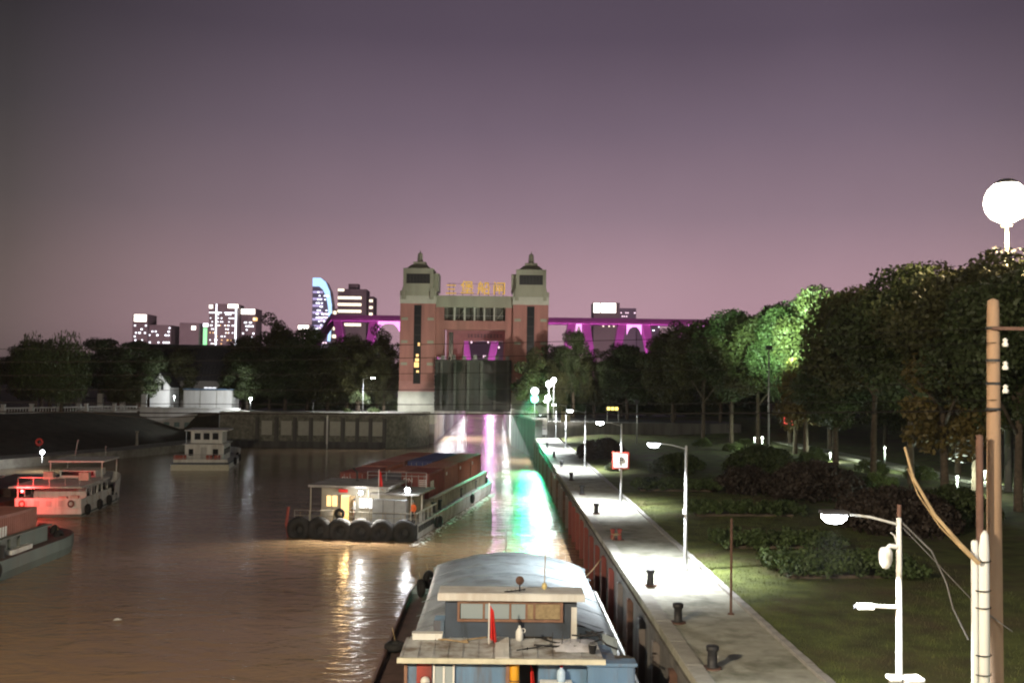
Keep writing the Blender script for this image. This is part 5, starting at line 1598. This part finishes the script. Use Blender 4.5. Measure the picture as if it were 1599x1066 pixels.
for i, (y, z) in enumerate(((19, .8), (25.5, .8), (36.5, 1.1), (38.2, 1.2))):
    tyre(LF, 5.25 + .17 if y < 34 else 4.4 - (y - 36.5) * .6, y, z, .38, .17, f'tyre hung on the green barge at the left edge, {ORD[i]} along its side', 'x', 'tyre fenders on the left barge')
for c in range(3):
    for r_ in range(3):
        container(LF.at(-2.75 + c * 2.75, 15.3 + r_ * 6.3, 1.0), LF.rz, [CONT_R, CONT_P, CONT_R][(c + r_) % 3],
                  f'rusty orange container on the left edge barge, column {["by the bank", "in the middle", "by the water"][c]}, {["stern", "middle", "bow"][r_]} row', 'DN' if (c == 2 and r_ == 2) else None)

# ------------------------------------------------------------ white work boat lit red
WF = Frame(-38.9, 90.0, WATER_Z, R(6), (.74, .70, .86))
wk = thing('white_work_boat', 'white work boat with flat canopies, its stern lit red', 'boat', WF.loc, WF.rz)
wk.scale = (.74, .70, .86)
hp3 = hull_poly(7.6, 24, 9)
hp3 = [(x * (1.0), y) for x, y in hp3]
loft([(shrink(hp3, .9), -.8), (hp3, .35), (shrink(hp3, 1.0), .9)]).build('hull', WHITE, wk)
loft([(shrink(hp3, 1.01), .15), (shrink(hp3, 1.012), .38)], False).build('rubbing_strake', HULLG, wk)
MB().prism(shrink(hp3, .97), .901, .92).build('deck', DECKW, wk)
MB().box(-3.7, 3.7, .0, .12, .92, 1.95).build('stern_bulwark', WHITE, wk)
for sx in (-1, 1):
    MB().box(min(sx * 3.62, sx * 3.74), max(sx * 3.62, sx * 3.74), .12, 14, .92, 1.85).build('side_bulwark', WHITE, wk)
    for k in range(6):
        MB().box(sx * 3.5 - .05, sx * 3.5 + .05, .3 + k * 2.5, .4 + k * 2.5, 1.85, 3.0).build('canopy_post', WHITE, wk)
for k in range(5):
    MB().box(-2.9 + k * 1.35, -2.3 + k * 1.35, -.03, -.002, 1.15, 1.7).build('bulwark_panel', HULLW, wk)
MB().box(-4.3, 3.9, -.5, 13, 3.0, 3.16).build('main_canopy', WHITE, wk)
MB().box(-3.0, 3.0, 4.5, 14.5, .92, 3.0).build('deckhouse', WHITE, wk)
for k in range(5):
    wv = MB().box(3.0, 3.05, 5.2 + k * 1.8, 6.2 + k * 1.8, 1.7, 2.5).build('window', DARKGL, wk)
    MB().box(3.051, 3.08, 5.1 + k * 1.8, 6.3 + k * 1.8, 1.62, 1.7).build('sill', WHITE, wv)
loft([([(x * .98, y) for x, y in hp3 if y >= 0], .92), (hp3, 2.6)], False)
bw_ = MB()
bp_ = [p for p in hp3 if p[1] > 13]
vs = [(x, y, .92) for x, y in bp_] + [(x * 1.04, y + .15, 2.35 + .06 * (y - 13)) for x, y in bp_]
n_ = len(bp_)
bw_.add(vs, [(i, i + 1, i + 1 + n_, i + n_) for i in range(n_ - 1)]).build('bow_bulwark', WHITE, wk)
for k in range(4):
    MB().box(3.3, 3.42, 13.4 + k * .8, 13.8 + k * .8, 1.5, 2.1).build('bow_port', DARKGL, wk)
MB().box(-2.2, 2.2, 12, 17, 3.16, 3.9).build('wheelhouse', WHITE, wk)
MB().box(-3.2, 3.6, 10.5, 18.5, 4.9, 5.05).build('upper_canopy', WHITE, wk)
for x, y in ((-3, 10.8), (3.3, 10.8), (-3, 18.2), (3.3, 18.2)):
    MB().box(x - .05, x + .05, y - .05, y + .05, 2.6, 4.9).build('canopy_post', WHITE, wk)
MB().tube([(-1, 14, 5.05), (-.6, 14, 7.2)], .06, n=6).build('mast', STEEL, wk)
MB().tube([(2.4, 16, 5.05), (2.4, 16, 6.4)], .05, n=6).build('antenna', STEEL, wk)
for x, y in ((-2.4, 1.6), (-.6, 2.2), (1.2, 1.9), (2.2, 3.0)):
    MB().box(x - .45, x + .45, y - .35, y + .35, .92, 1.75 + .2 * (x > 0)).build('deck_locker', mat('locker_cream', (.5, .45, .38), .6, .2), wk)
MB().tube([(-3.5, .3, 3.16), (-3.5, .3, 4.0), (3.4, .3, 4.0), (3.4, .3, 3.16)], .04, n=6).build('roof_rail', WHITE, wk)
for x in (-1.8, 0, 1.8):
    MB().tube([(x, .3, 3.16), (x, .3, 4.0)], .03, n=5).build('rail_post', WHITE, wk)
for x, y in ((-2.6, 9), (1.9, 8.2)):
    bevel(MB().box(x - .6, x + .6, y - .5, y + .5, 3.165, 4.0).build('roof_locker', MATS['locker_cream'], wk), .04)
for x in (-2.9, 2.6):
    MB().torus((x, -.04, 1.4), .3, .09, 'y', 16, 6).build('lifebuoy', REDF, wk)
MB().box(-2.0, 2.0, 11.97, 12.0, 3.35, 3.8).build('wheelhouse_window', DARKGL, wk)
for i, (y, dx) in enumerate(((2, 0), (7.5, 0), (12, 0), (16.5, -.45), (19.5, -1.15), (21.5, -1.9))):
    tyre(WF, 4.0 + dx, y, .65, .34, .16, f'tyre hung on the white work boat, {ORD[i]} from its stern', 'x', 'tyre fenders on the work boat')
deck_lamp(WF, -2.8, -.35, 2.7, 'red lamp at the stern canopy of the white work boat', (1, .05, .05), 1500, .14, L_RED)
lamp_light('SPOT', 1100, (1, .04, .04), wk, (-2.6, -1.6, 3.4), .15, 120, .5, (.35, 1, -.5))
nb2 = Frame(-47.5, 88, WATER_Z, R(4))
nbt = thing('low_barge', 'low red lit open barge moored inside the white work boat', 'barge', nb2.loc, nb2.rz)
hp4 = hull_poly(7.2, 30, 7)
loft([(shrink(hp4, .93), -.6), (hp4, .4), (hp4, .9)]).build('hull', RUST, nbt)
MB().prism(shrink(hp4, .97), .901, .92).build('deck', DECKB, nbt)
MB().box(-2.6, 2.6, 1.0, 6, .92, 3.0).build('cabin', RUST, nbt)
MB().box(-3.0, 3.0, .4, 6.6, 3.0, 3.15).build('cabin_roof', DECKW, nbt)
MB().box(-2.7, 2.7, 9, 24, .92, 1.7).build('hatch_cover', DECKB, nbt)
for x in (-1.6, .2):
    MB().box(x, x + 1.1, .93, .998, 1.7, 2.5).build('window', DARKGL, nbt)

# ------------------------------------------------------------ patrol boat
PF = Frame(-39.4, 137.5, WATER_Z, R(7.5))
pb = thing('patrol_boat', 'white patrol boat moored at the wharf end with its stern this way', 'boat', PF.loc, PF.rz)
hp5 = hull_poly(7.2, 20, 8)
loft([(shrink(hp5, .9), -.8), (hp5, .55), (hp5, 1.0)]).build('hull', WHITE, pb)
MB().box(-3.75, 3.75, -.35, .02, -.3, .75).build('stern_platform', mat('stern_cream', (.62, .60, .48), .6, .1), pb)
loft([(shrink(hp5, 1.01), .8), (shrink(hp5, 1.012), 1.05)], False).build('rubbing_strake', SLATEB, pb)
MB().prism(shrink(hp5, .98), 1.001, 1.02).build('deck', DECKW, pb)
MB().box(-3.5, 3.5, .05, .15, 1.02, 1.45).build('stern_bulwark', WHITE, pb)
bp_ = [p for p in hp5 if p[1] > 9]
n_ = len(bp_)
MB().add([(x, y, 1.02) for x, y in bp_] + [(x * 1.03, y + .1, 1.9) for x, y in bp_], [(i, i + 1, i + 1 + n_, i + n_) for i in range(n_ - 1)]).build('bow_bulwark', WHITE, pb)
MB().box(-2.6, 2.5, 3.5, 11, 1.02, 3.2).build('cabin', WHITE, pb)
MB().box(-2.9, 2.8, 3.0, 11.4, 3.2, 3.3).build('cabin_roof', WHITE, pb)
MB().box(-2.1, 2.1, 5.0, 10, 3.3, 5.0).build('wheelhouse', WHITE, pb)
MB().box(-2.8, 2.9, 4.0, 10.6, 5.0, 5.16).build('wheelhouse_roof', WHITE, pb)
for x in (-1.6, -.4, .8):
    MB().box(x, x + .8, 4.95, 4.998, 3.8, 4.7).build('window', DARKGL, pb)
for x, z0, z1, w_ in ((-2.1, 1.7, 2.6, .6), (-.5, 1.05, 2.85, .75), (1.1, 1.7, 2.6, .7)):
    MB().box(x, x + w_, 3.44, 3.498, z0, z1).build('door' if z0 < 1.2 else 'window', DARKGL if z0 > 1.2 else HULLW, pb)
for k in range(4):
    MB().box(2.5, 2.55, 4.2 + k * 1.6, 5.2 + k * 1.6, 1.8, 2.6).build('window', DARKGL, pb)
for k in range(7):
    MB().box(-3.4 + k * 1.12, -3.35 + k * 1.12, .2, .25, 1.02, 2.1).build('rail_post', STEEL, pb)
for z in (1.6, 2.1):
    MB().tube([(-3.4, .22, z), (3.4, .22, z)], .03, n=6).build('stern_rail', STEEL, pb)
for x in (-3.2, -2.4, 1.0, 2.0):
    bevel(MB().box(x - .4, x + .4, .7, 1.3, 1.02, 1.95).build('red_locker', mat('locker_red', (.42, .09, .06), .6, .2), pb), .04)
MB().tube([(-2.4, 3.2, 3.3), (-2.4, 3.2, 5.2)], .05, n=6).build('awning_post', STEEL, pb)
MB().tube([(1.4, 7, 5.1), (1.4, 7, 7.4)], .05, n=6).build('mast', STEEL, pb)
for i, (y, dx) in enumerate(((6, 0), (12.5, -.15), (15.5, -.8))):
    tyre(PF, 3.8 + dx, y, .8, .38, .17, f'tyre hung along the patrol boat, {ORD[i]} from its stern', 'x', 'tyre fenders on the patrol boat')

# ------------------------------------------------------------ moored barge in front (its stern towards the viewer)
MF = Frame(0.45, 29.5, WATER_Z, 0.0)
mb_ = thing('moored_barge', 'moored blue cabined barge with tarpaulin covered hold below the viewer', 'barge', MF.loc, 0)
hp6 = hull_poly(9.8, 30.5, 6)
loft([(shrink(hp6, .94), -.9), (hp6, .5), (hp6, 1.25)]).build('hull', RUST, mb_)
MB().prism(shrink(hp6, .985), 1.251, 1.27).build('deck', DECKW, mb_)
MB().box(-4.82, -3.55, .3, 24, 1.272, 1.30).build('port_side_deck', DECKB, mb_)
for sx in (-1, 1):
    MB().box(sx * 4.78 - .05, sx * 4.78 + .05, .2, 24, 1.275, 1.5).build('gunwale', RUST if sx < 0 else WHITE, mb_)
# deck boards on the starboard side
for k in range(26):
    MB().box(4.02 + .03 * (k % 3), 4.68, 4.0 + k * .78, 4.70 + k * .78, 1.275, 1.30 + .01 * (k % 4)).build('deck_board', ROOFSH if k % 5 else DECKW, mb_)
# hold coaming + tarp
TY0, TY1 = 9.6, 23.6
MB().box(-3.45, 4.05, TY0, TY1, 1.27, 2.15).build('coaming', DECKW, mb_)
b = MB(); vs = []; fs = []
nx, ny = 36, 44
for j in range(ny + 1):
    for i in range(nx + 1):
        u = i / nx; v = j / ny
        x = -3.65 + 7.9 * u
        y = TY0 - .25 + (TY1 - TY0 + .5) * v
        arch = max(0.0, 1 - (2 * u - 1) ** 2)
        rib = abs(math.sin(v * math.pi * 8))
        sagz = -.05 * rib * (0.3 + arch)
        wr = .018 * math.sin(u * 41 + v * 9) + .014 * math.sin(v * 63 + u * 17 + 1.5 * math.sin(u * 9))
        vs.append((x, y, 2.72 + .78 * arch + sagz + wr - (.9 if i in (0, nx) else 0)))
for j in range(ny):
    for i in range(nx):
        a = j * (nx + 1) + i
        fs.append((a, a + 1, a + nx + 2, a + nx + 1))
tp = b.add(vs, fs).build('tarpaulin', TARP, mb_, True)
for yy in (TY0 - .2, TY1 + .2):
    prof = [(-3.6 + 7.8 * i / 20, 2.70 + .74 * max(0, 1 - (2 * i / 20 - 1) ** 2)) for i in range(21)]
    poly = [(-3.6, 1.3)] + prof + [(4.2, 1.3)]
    MB().add([(x, yy, z) for x, z in poly], [tuple(range(len(poly)))]).build('tarpaulin_end', TARP, tp)
for k in range(6):
    y = TY0 + .4 + (TY1 - TY0 - .8) * k / 5
    MB().tube([(-3.6 + 7.8 * i / 16, y, 2.735 + .78 * max(0, 1 - (2 * i / 16 - 1) ** 2)) for i in range(17)], .012, n=5).build('tarp_rope', TARP, tp)
# wheelhouse
wh = MB().box(-2.2, 2.5, 7.4, 8.7, 2.2, 4.65).build('wheelhouse_wall', SLATEB, mb_)
whr = bevel(MB().box(-2.45, 2.75, 7.1, 8.35, 4.65, 4.82).build('wheelhouse_roof', WHITE, mb_), .03)
MB().box(-2.46, 2.76, 7.04, 7.1, 4.56, 4.80).build('roof_fascia', WHITE, whr)
MB().box(-1.72, 1.97, 7.34, 7.398, 3.86, 4.42).build('window_backing', BLACK, mb_)
wf = MB()
wf.box(-1.76, 2.0, 7.28, 7.36, 3.78, 3.86).box(-1.76, 2.0, 7.28, 7.36, 4.42, 4.50).box(-1.76, -1.68, 7.28, 7.36, 3.86, 4.42).box(1.92, 2.0, 7.28, 7.36, 3.86, 4.42)
wf.build('window_frame', WFRAME, mb_)
panes = [(-1.64, -.86), (-.78, .08), (.16, .66), (.72, .94), (1.0, 1.9)]
for k, (x0, x1) in enumerate(panes):
    p_ = MB().box(x0, x1, 7.315, 7.335, 3.88, 4.40).build('window_pane', CURTAIN if k >= 3 else GLASS, mb_)
    MB().box(x1 + .005, x1 + .075, 7.29, 7.35, 3.865, 4.415).build('mullion', WFRAME, p_)
MB().box(2.3, 2.5, 7.32, 7.39, 2.5, 4.3).build('corner_post', WHITE, mb_)
for k in range(4):
    MB().box(-2.62 + .0, -2.24, 7.7 + k * .35, 7.8 + k * .35, 2.6, 3.7 - .02 * k).build('side_shutter', BLUEP, mb_)
# upper deck between wheelhouse and aft cabin
MB().box(-3.3, 3.4, 5.9, 7.39, 2.2, 2.36).build('upper_deck', DECKB, mb_)
MB().box(-3.3, 3.4, 5.9, 7.3, 1.27, 2.2).build('engine_casing', SLATEB, mb_)
# aft cabin (blue) and its pale flat roof
ac = MB().box(-3.2, 0.0, 3.7, 5.85, 1.27, 3.38).build('aft_cabin_wall', BLUEP, mb_)
MB().box(1.0, 3.5, 3.9, 5.85, 1.27, 3.38).build('aft_cabin_wall', BLUEP, mb_)
MB().box(0.0, 1.0, 5.0, 5.85, 1.27, 3.38).build('passage_back', BLACK, mb_)
rf2 = MB().box(-3.45, 3.05, 3.3, 6.0, 3.44, 3.52).build('aft_roof', ROOFSH, mb_)
MB().box(-3.5, 3.1, 3.22, 3.32, 3.40, 3.56).build('roof_gutter', mat('gutter_cream', (.55, .54, .42), .5, .15), rf2)
for k in range(14):
    MB().box(-3.4 + k * .48, -3.36 + k * .48, 3.33, 5.98, 3.521, 3.545).build('roof_seam', ROOFSH, rf2)
MB().box(-.4, .05, 3.33, 5.95, 3.55, 3.58).build('loose_sheet', WHITE, rf2)
MB().box(-3.3, -3.2, 3.62, 3.7, 1.27, 3.4).build('cabin_corner', WFRAME, mb_)
MB().box(-.05, .06, 3.6, 3.7, 1.27, 3.4).build('door_jamb', WFRAME, mb_)
wv = MB().box(-2.32, -1.75, 3.62, 3.698, 2.05, 3.2).build('window', GLASS, mb_)
for x0, x1, z0, z1 in ((-2.38, -2.32, 2.0, 3.26), (-1.75, -1.69, 2.0, 3.26), (-2.06, -2.0, 2.05, 3.2)):
    MB().box(x0, x1, 3.58, 3.69, z0, z1).build('window_frame', WHITE, wv)
MB().box(-2.9, -2.42, 3.64, 3.695, 1.6, 3.3).build('red_shutter', REDF, mb_)
lp_ = thing('wall_lamp', 'small round bulkhead lamp on the red shutter of the blue cabin', 'lamp', MF.at(-2.62, 3.5, 2.75))
MB().lathe([(0, -.12), (.13, -.06), (.16, .06), (.1, .12)], n=12, axis='y').build('shade', WHITE, lp_, True)
MB().box(-.12, .12, .1, .14, -.12, .12).build('backplate', BLACK, lp_)
yp = thing('yellow_funnel', 'upright orange yellow funnel pipe beside the cabin passage', 'funnel', MF.at(.22, 3.7, 1.27))
MB().lathe([(.16, 0), (.16, 2.05), (.14, 2.1), (0, 2.1)], n=14).build('pipe', YELLOWP, yp, True)
for z in (.9, 1.5):
    MB().torus((0, 0, z), .17, .02, 'z', 16, 5).build('clamp', RUST, yp)
# air conditioner
au = thing('air_conditioner', 'white outdoor air conditioner unit with round fan on the blue cabin', 'air conditioner', MF.at(1.55, 3.45, 1.95))
bevel(MB().box(-.52, .52, 0, .38, 0, .82).build('casing', PVC, au), .03)
MB().lathe([(.33, -.012), (.33, 0.0)], (-.12, -.003, .41), 24, 'y').build('fan_recess', mat('fan_grey', (.2, .2, .2), .6, .1), au)
for k in range(4):
    MB().torus((-.12, -.02, .41), .08 + .075 * k, .009, 'y', 24, 4).build('grille_ring', PVC, au)
for k in range(5):
    a = k * 1.2566
    MB().add([(-.12, -.014, .41), (-.12 + .3 * math.cos(a), -.014, .41 + .3 * math.sin(a)), (-.12 + .3 * math.cos(a + .6), -.016, .41 + .3 * math.sin(a + .6))], [(0, 1, 2)]).build('fan_blade', PVC, au)
for x in (-.4, .4):
    MB().box(x - .04, x + .04, .02, .36, -.68, -.002).build('leg', STEEL, au)
wbt = thing('water_bottle', 'blue and white water bottle standing on the air conditioner', 'bottle', MF.at(1.72, 3.62, 2.775))
MB().lathe([(.13, 0), (.14, .03), (.14, .28), (.1, .36), (.05, .40), (.05, .44)], n=12).build('bottle_body', mat('bottle_blue', (.45, .6, .75), .2, .1), wbt, True)
MB().lathe([(.055, .441), (.055, .48), (0, .49)], n=10).build('cap', FLAG, wbt)
# blue locker at the starboard quarter with rope and bundle
bl = thing('blue_deck_locker', 'tall blue painted steel locker with ribbed door at the starboard quarter', 'locker', MF.at(3.3, 3.35, 1.275))
bevel(MB().box(-.75, .75, .0, .52, 0, 2.05).build('casing', BLUEP, bl), .02)
bevel(MB().box(-.82, .82, -.08, .6, 2.051, 2.16).build('lid', BLUEP, bl), .02)
for x in (.18, .66):
    MB().box(x, x + .05, -.03, -.002, .1, 2.0).build('rib', BLUEP, bl)
for z in (.9, 1.45):
    MB().box(.2, .7, -.028, -.001, z, z + .05).build('rib', BLUEP, bl)
rc = thing('rope_coil', 'tan coil of rope hanging on the blue locker', 'rope', MF.at(2.62, 3.12, 2.5))
for k in range(6):
    MB().torus((.03 * math.sin(k * 2), .03 * k - .1, .02 * math.cos(k * 3)), .2 + .015 * (k % 3), .035, 'y', 18, 6).build('rope_turn', WOOD, rc)
sk_ = thing('white_sack', 'round white sack hanging beside the rope coil', 'sack', MF.at(3.05, 3.15, 2.5))
MB().lathe([(.03, .34), (.08, .28), (.2, .15), (.24, -.02), (.2, -.2), (.1, -.3), (0, -.32)], n=12).build('bag', mat('sack_white', (.55, .55, .6), .8, .12, 5, .4), sk_, True)
MB().torus((0, 0, .28), .07, .02, 'z', 12, 5).build('tie', WOOD, sk_)
rt = thing('red_cloth', 'bright red cloth hanging in the dark cabin passage', 'cloth', MF.at(.72, 4.3, 2.2))
limp_flag(.75, .6).build('cloth_sheet', FLAG, rt, True, (0, 0, .9))
MB().tube([(-.3, 0, .92), (.5, 0, .92)], .012, n=5).build('line', BLACK, rt)
# flag on staff before wheelhouse windows
fs_ = thing('boat_flag', 'limp red flag on a white staff before the wheelhouse windows', 'flag', MF.at(-.62, 5.2, 3.53))
MB().tube([(0, 0, 0), (0, 0, 1.35)], .025, n=6).build('staff', WHITE, fs_)
limp_flag(1.1, .75).build('cloth', FLAG, fs_, True, (0.0, 0, 1.28))
# gangplank
gk = thing('gangplank', 'long timber gangplank reaching from the barge towards the quay wall', 'gangplank', MF.at(1.75, 6.6, 2.62), R(4))
for k in range(3):
    MB().box(0, 2.75 - .06 * k, .14 * k, .14 * k + .13, 0, .06).build('plank', WOOD, gk)
for x in (.3, 1.4, 2.4):
    MB().box(x, x + .08, -.02, .44, -.05, -.003).build('batten', WOOD, gk)
# masts and aerials
for nm, lb_, x, y, z, h in (('radio_aerial', 'thin aerial with yellow float on the wheelhouse roof', 1.35, 7.8, 4.82, 1.3), ('signal_mast', 'thin black mast at the forward end of the tarpaulin', .1, 24.2, 1.27, 3.4)):
    t = thing(nm, lb_, 'mast', MF.at(x, y, z))
    MB().tube([(0, 0, 0), (.02, 0, h)], .022, n=6).build('rod', WOOD if nm == 'radio_aerial' else BLACK, t)
    if nm == 'radio_aerial':
        MB().lathe([(0, 0), (.09, .06), (.1, .15), (.06, .24), (0, .26)], n=10).build('float', mat('float_yellow', (.7, .58, .25), .6), t, True)
sl = thing('search_lamp', 'small brown searchlight on the wheelhouse roof', 'lamp', MF.at(.45, 7.5, 4.82))
MB().tube([(0, 0, 0), (0, 0, .28)], .03, n=6).build('stem', BLACK, sl)
MB().lathe([(.0, .14), (.1, .12), (.15, -.02), (.15, -.12)], (0, 0, .4), 14, 'y').build('housing', RUST, sl, True)
an = thing('roof_antenna', 'small black dish antenna lying on the wheelhouse roof edge', 'antenna', MF.at(.3, 7.15, 4.82))
MB().tube([(-.4, 0, .05), (.35, .1, .12)], .02, n=5).build('boom', BLACK, an)
for k in range(5):
    MB().tube([(-.3 + k * .15, -.15, .07 + .015 * k), (-.3 + k * .15, .2, .07 + .015 * k)], .012, n=4).build('element', BLACK, an)
# clutter on the dark upper deck and starboard deck
CLX = [('storage_crate', 'orange plastic crate at the port end of the upper deck', 'crate', (-3.0, 6.9, 2.36), (.65, .35, .3), mat('crate_orange', (.5, .11, .03), .6, .15)),
       ('storage_crate', 'dark wooden crate under the wheelhouse windows', 'crate', (.55, 6.95, 2.36), (1.05, .4, .85), mat('crate_dark', (.05, .04, .03), .8, .3)),
       ('storage_crate', 'pale low box on the port edge of the aft roof', 'crate', (-3.2, 5.5, 3.55), (1.0, .3, .18), WHITE),
       ('storage_crate', 'black low bin beside the gangplank foot', 'crate', (2.0, 6.3, 2.36), (.8, .35, .25), BLACK)]
for nm, lb_, ct, (x, y, z), (a, c, h), m_ in CLX:
    t = thing(nm, lb_, ct, MF.at(x, y, z))
    bevel(MB().box(0, a, 0, c, 0, h).build('box_body', m_, t), .02)
    MB().box(-.02, a + .02, -.02, c + .02, h + .002, h + .05).build('lid', m_, t)
wj = thing('white_jug', 'white plastic jug standing on the aft roof', 'jug', MF.at(.42, 5.7, 3.53))
MB().lathe([(.1, 0), (.13, .05), (.13, .3), (.07, .4), (.04, .44), (.04, .5)], n=12).build('jug_body', PVC, wj, True)
MB().torus((.12, 0, .33), .07, .018, 'y', 12, 5).build('handle', PVC, wj)
for i, (x, y, z, R_, ax, rz_) in enumerate(((-4.2, 23.3, 1.75, .33, 'x', .3), (-3.9, 24.4, 1.95, .36, 'x', -.4), (3.95, 22.6, 1.7, .36, 'x', .2), (4.75, 10.5, 1.2, .3, 'x', 0), (-4.45, 12.5, 1.55, .3, 'z', 0))):
    tyre(MF, x, y, z, R_, .14, ['tyre leaning on the far port corner of the moored barge', 'second tyre at the far port corner of the moored barge', 'tyre at the far starboard corner of the moored barge', 'tyre between the moored barge and the quay wall', 'tyre lying on the dark port deck of the moored barge'][i], ax, 'tyres of the moored barge', rz_)
# tangled hoses and rods on the aft roof
hz = [([(1.2, 5.9, 3.56), (1.5, 5.2, 3.62), (2.2, 4.9, 3.56), (2.9, 5.3, 3.6), (3.2, 5.8, 3.56)], 'black hose snaking over the aft roof'),
      ([(.9, 5.0, 3.56), (1.6, 4.7, 3.6), (2.9, 4.75, 3.58)], 'straight black pipe lying across the aft roof'),
      ([(2.5, 5.95, 3.56), (2.9, 5.5, 3.9), (3.3, 5.0, 3.6), (3.6, 4.4, 3.6)], 'looped hose by the starboard corner of the aft roof')]
for k, (pts, lb_) in enumerate(hz):
    wire('deck_hose', lb_, [MF.at(*p) for p in pts], .035, BLACK, 'hose')
for i, x in enumerate((1.5, 1.8, 2.1, 2.4)):
    t = thing('roof_stanchion', f'thin dark rod standing on the aft roof, {ORD[i]} from the flag', 'rod', MF.at(x, 4.9, 3.5), 0, 'rods on the aft roof')
    MB().tube([(0, 0, 0), (0.05 * (i % 2), 0, .5)], .014, n=5).build('rod', BLACK, t)
    MB().lathe([(.04, 0), (.03, .03)], n=8).build('foot', BLACK, t)
def crumple(w_, d_, h_, seed, n=9):
    rr = random.Random(seed); b = MB(); vs = []; fs = []
    for j in range(n + 1):
        for i in range(n + 1):
            u, v = i / n, j / n
            e_ = min(u, 1 - u, v, 1 - v)
            vs.append((u * w_ + rr.uniform(-.05, .05), v * d_ + rr.uniform(-.05, .05), .01 + min(1, e_ * 5) * h_ * rr.uniform(.3, 1.0)))
    for j in range(n):
        for i in range(n):
            a = j * (n + 1) + i
            fs.append((a, a + 1, a + n + 2, a + n + 1))
    return b.add(vs, fs)
SHEETW = mat('plastic_sheet_white', (.66, .66, .70), .5, .12, 4, .3)
for nm, lb_, p, dims, m_ in (('plastic_sheet', 'crumpled white plastic sheet heaped by the gangplank', (2.25, 5.95, 2.4), (1.25, 1.3, .45), SHEETW),
                            ('plastic_sheet', 'white sheet spread on the starboard end of the aft roof', (1.55, 4.2, 3.535), (1.3, 1.5, .16), SHEETW),
                            ('plastic_sheet', 'crumpled pale sheet on the starboard deck beyond the gangplank', (3.0, 8.0, 1.4), (.9, 2.4, 1.2), SHEETW),
                            ('canvas_heap', 'dark canvas heap beneath the wheelhouse windows', (-1.9, 6.2, 2.37), (1.4, .9, .4), CLOTHD),
                            ('canvas_heap', 'black netting heap beside the gangplank foot', (1.2, 6.2, 2.37), (1.0, .8, .5), BLACK)):
    t = thing(nm, lb_, 'sheet' if nm == 'plastic_sheet' else 'heap', MF.at(*p))
    crumple(*dims, seed=int(p[0] * 100)).build('sheet_folds', m_, t, True)
for i, (x, y, z, dx, dy, r_) in enumerate(((-2.9, 5.7, 3.55, 1.6, -.5, .03), (-1.6, 5.4, 3.55, .9, .35, .025), (.3, 4.4, 3.54, 1.2, .3, .02), (2.2, 5.6, 3.75, .9, -.6, .03), (2.7, 5.9, 3.8, .5, -.9, .025))):
    t = thing('loose_pole', ['bamboo pole on the port half of the aft roof', 'short stick lying behind the flag', 'thin dark rod across the middle of the aft roof', 'slanting pole over the white sheet', 'short dark pole at the starboard corner'][i], 'pole', MF.at(x, y, z))
    MB().tube([(0, 0, 0), (dx * .5, dy * .5, .05), (dx, dy, .02 + .05 * i)], r_, n=6).build('shaft', WOOD if i < 2 else BLACK, t)
    MB().torus((dx * .3, dy * .3, .03), r_ + .02, .012, 'x', 10, 5).build('binding', CABLE, t)
bk_ = thing('paint_bucket', 'dark bucket standing on the starboard end of the aft roof', 'bucket', MF.at(2.75, 4.0, 3.56))
MB().lathe([(.1, 0), (.14, .28), (.15, .29), (.13, .3), (.1, .05)], n=14).build('pail', BLACK, bk_, True)
MB().torus((0, 0, .3), .14, .012, 'z', 16, 5).build('rim', STEEL, bk_)
mr_ = thing('mooring_rope', 'mooring rope from the barge bow up to the quay', 'rope', (0, 0, 0))
MB().tube(sag(MF.at(4.3, 27.5, 1.4), (6.9, 59.2, .4), .35), .03, n=6).build('rope_line', WOOD, mr_)
MB().torus((6.95, 59.2, .36), .3, .03, 'z', 16, 6).build('eye_loop', WOOD, mr_)
hv = thing('floating_litter', 'small pale scrap floating on the dark water at the left', 'litter', (-19.0, 52.5, WATER_Z + .01))
MB().add([(-.2, -.15, .03), (.22, -.1, .06), (.15, .2, .02), (-.18, .16, .08), (0, 0, .14)], [(0, 1, 4), (1, 2, 4), (2, 3, 4), (3, 0, 4)]).build('scrap', WHITE, hv)

# ================================================================== night air
hz_ = MB().box(-6600, 6600, -400, 7600, -7, 130).build('haze', None)
hz_['kind'] = 'stuff'
tag(hz_, 'thin night haze over the canal and city', 'haze')
hm_ = bpy.data.materials.new('night_haze')
hm_.use_nodes = True
hm_.node_tree.nodes.remove(hm_.node_tree.nodes['Principled BSDF'])
pv = hm_.node_tree.nodes.new('ShaderNodeVolumePrincipled')
pv.inputs['Color'].default_value = (0.92, 0.90, 0.92, 1)
pv.inputs['Density'].default_value = 0.00011
pv.inputs['Anisotropy'].default_value = 0.6
hm_.node_tree.links.new(pv.outputs[0], hm_.node_tree.nodes['Material Output'].inputs['Volume'])
hz_.data.materials.clear()
hz_.data.materials.append(hm_)

bpy.context.view_layer.update()
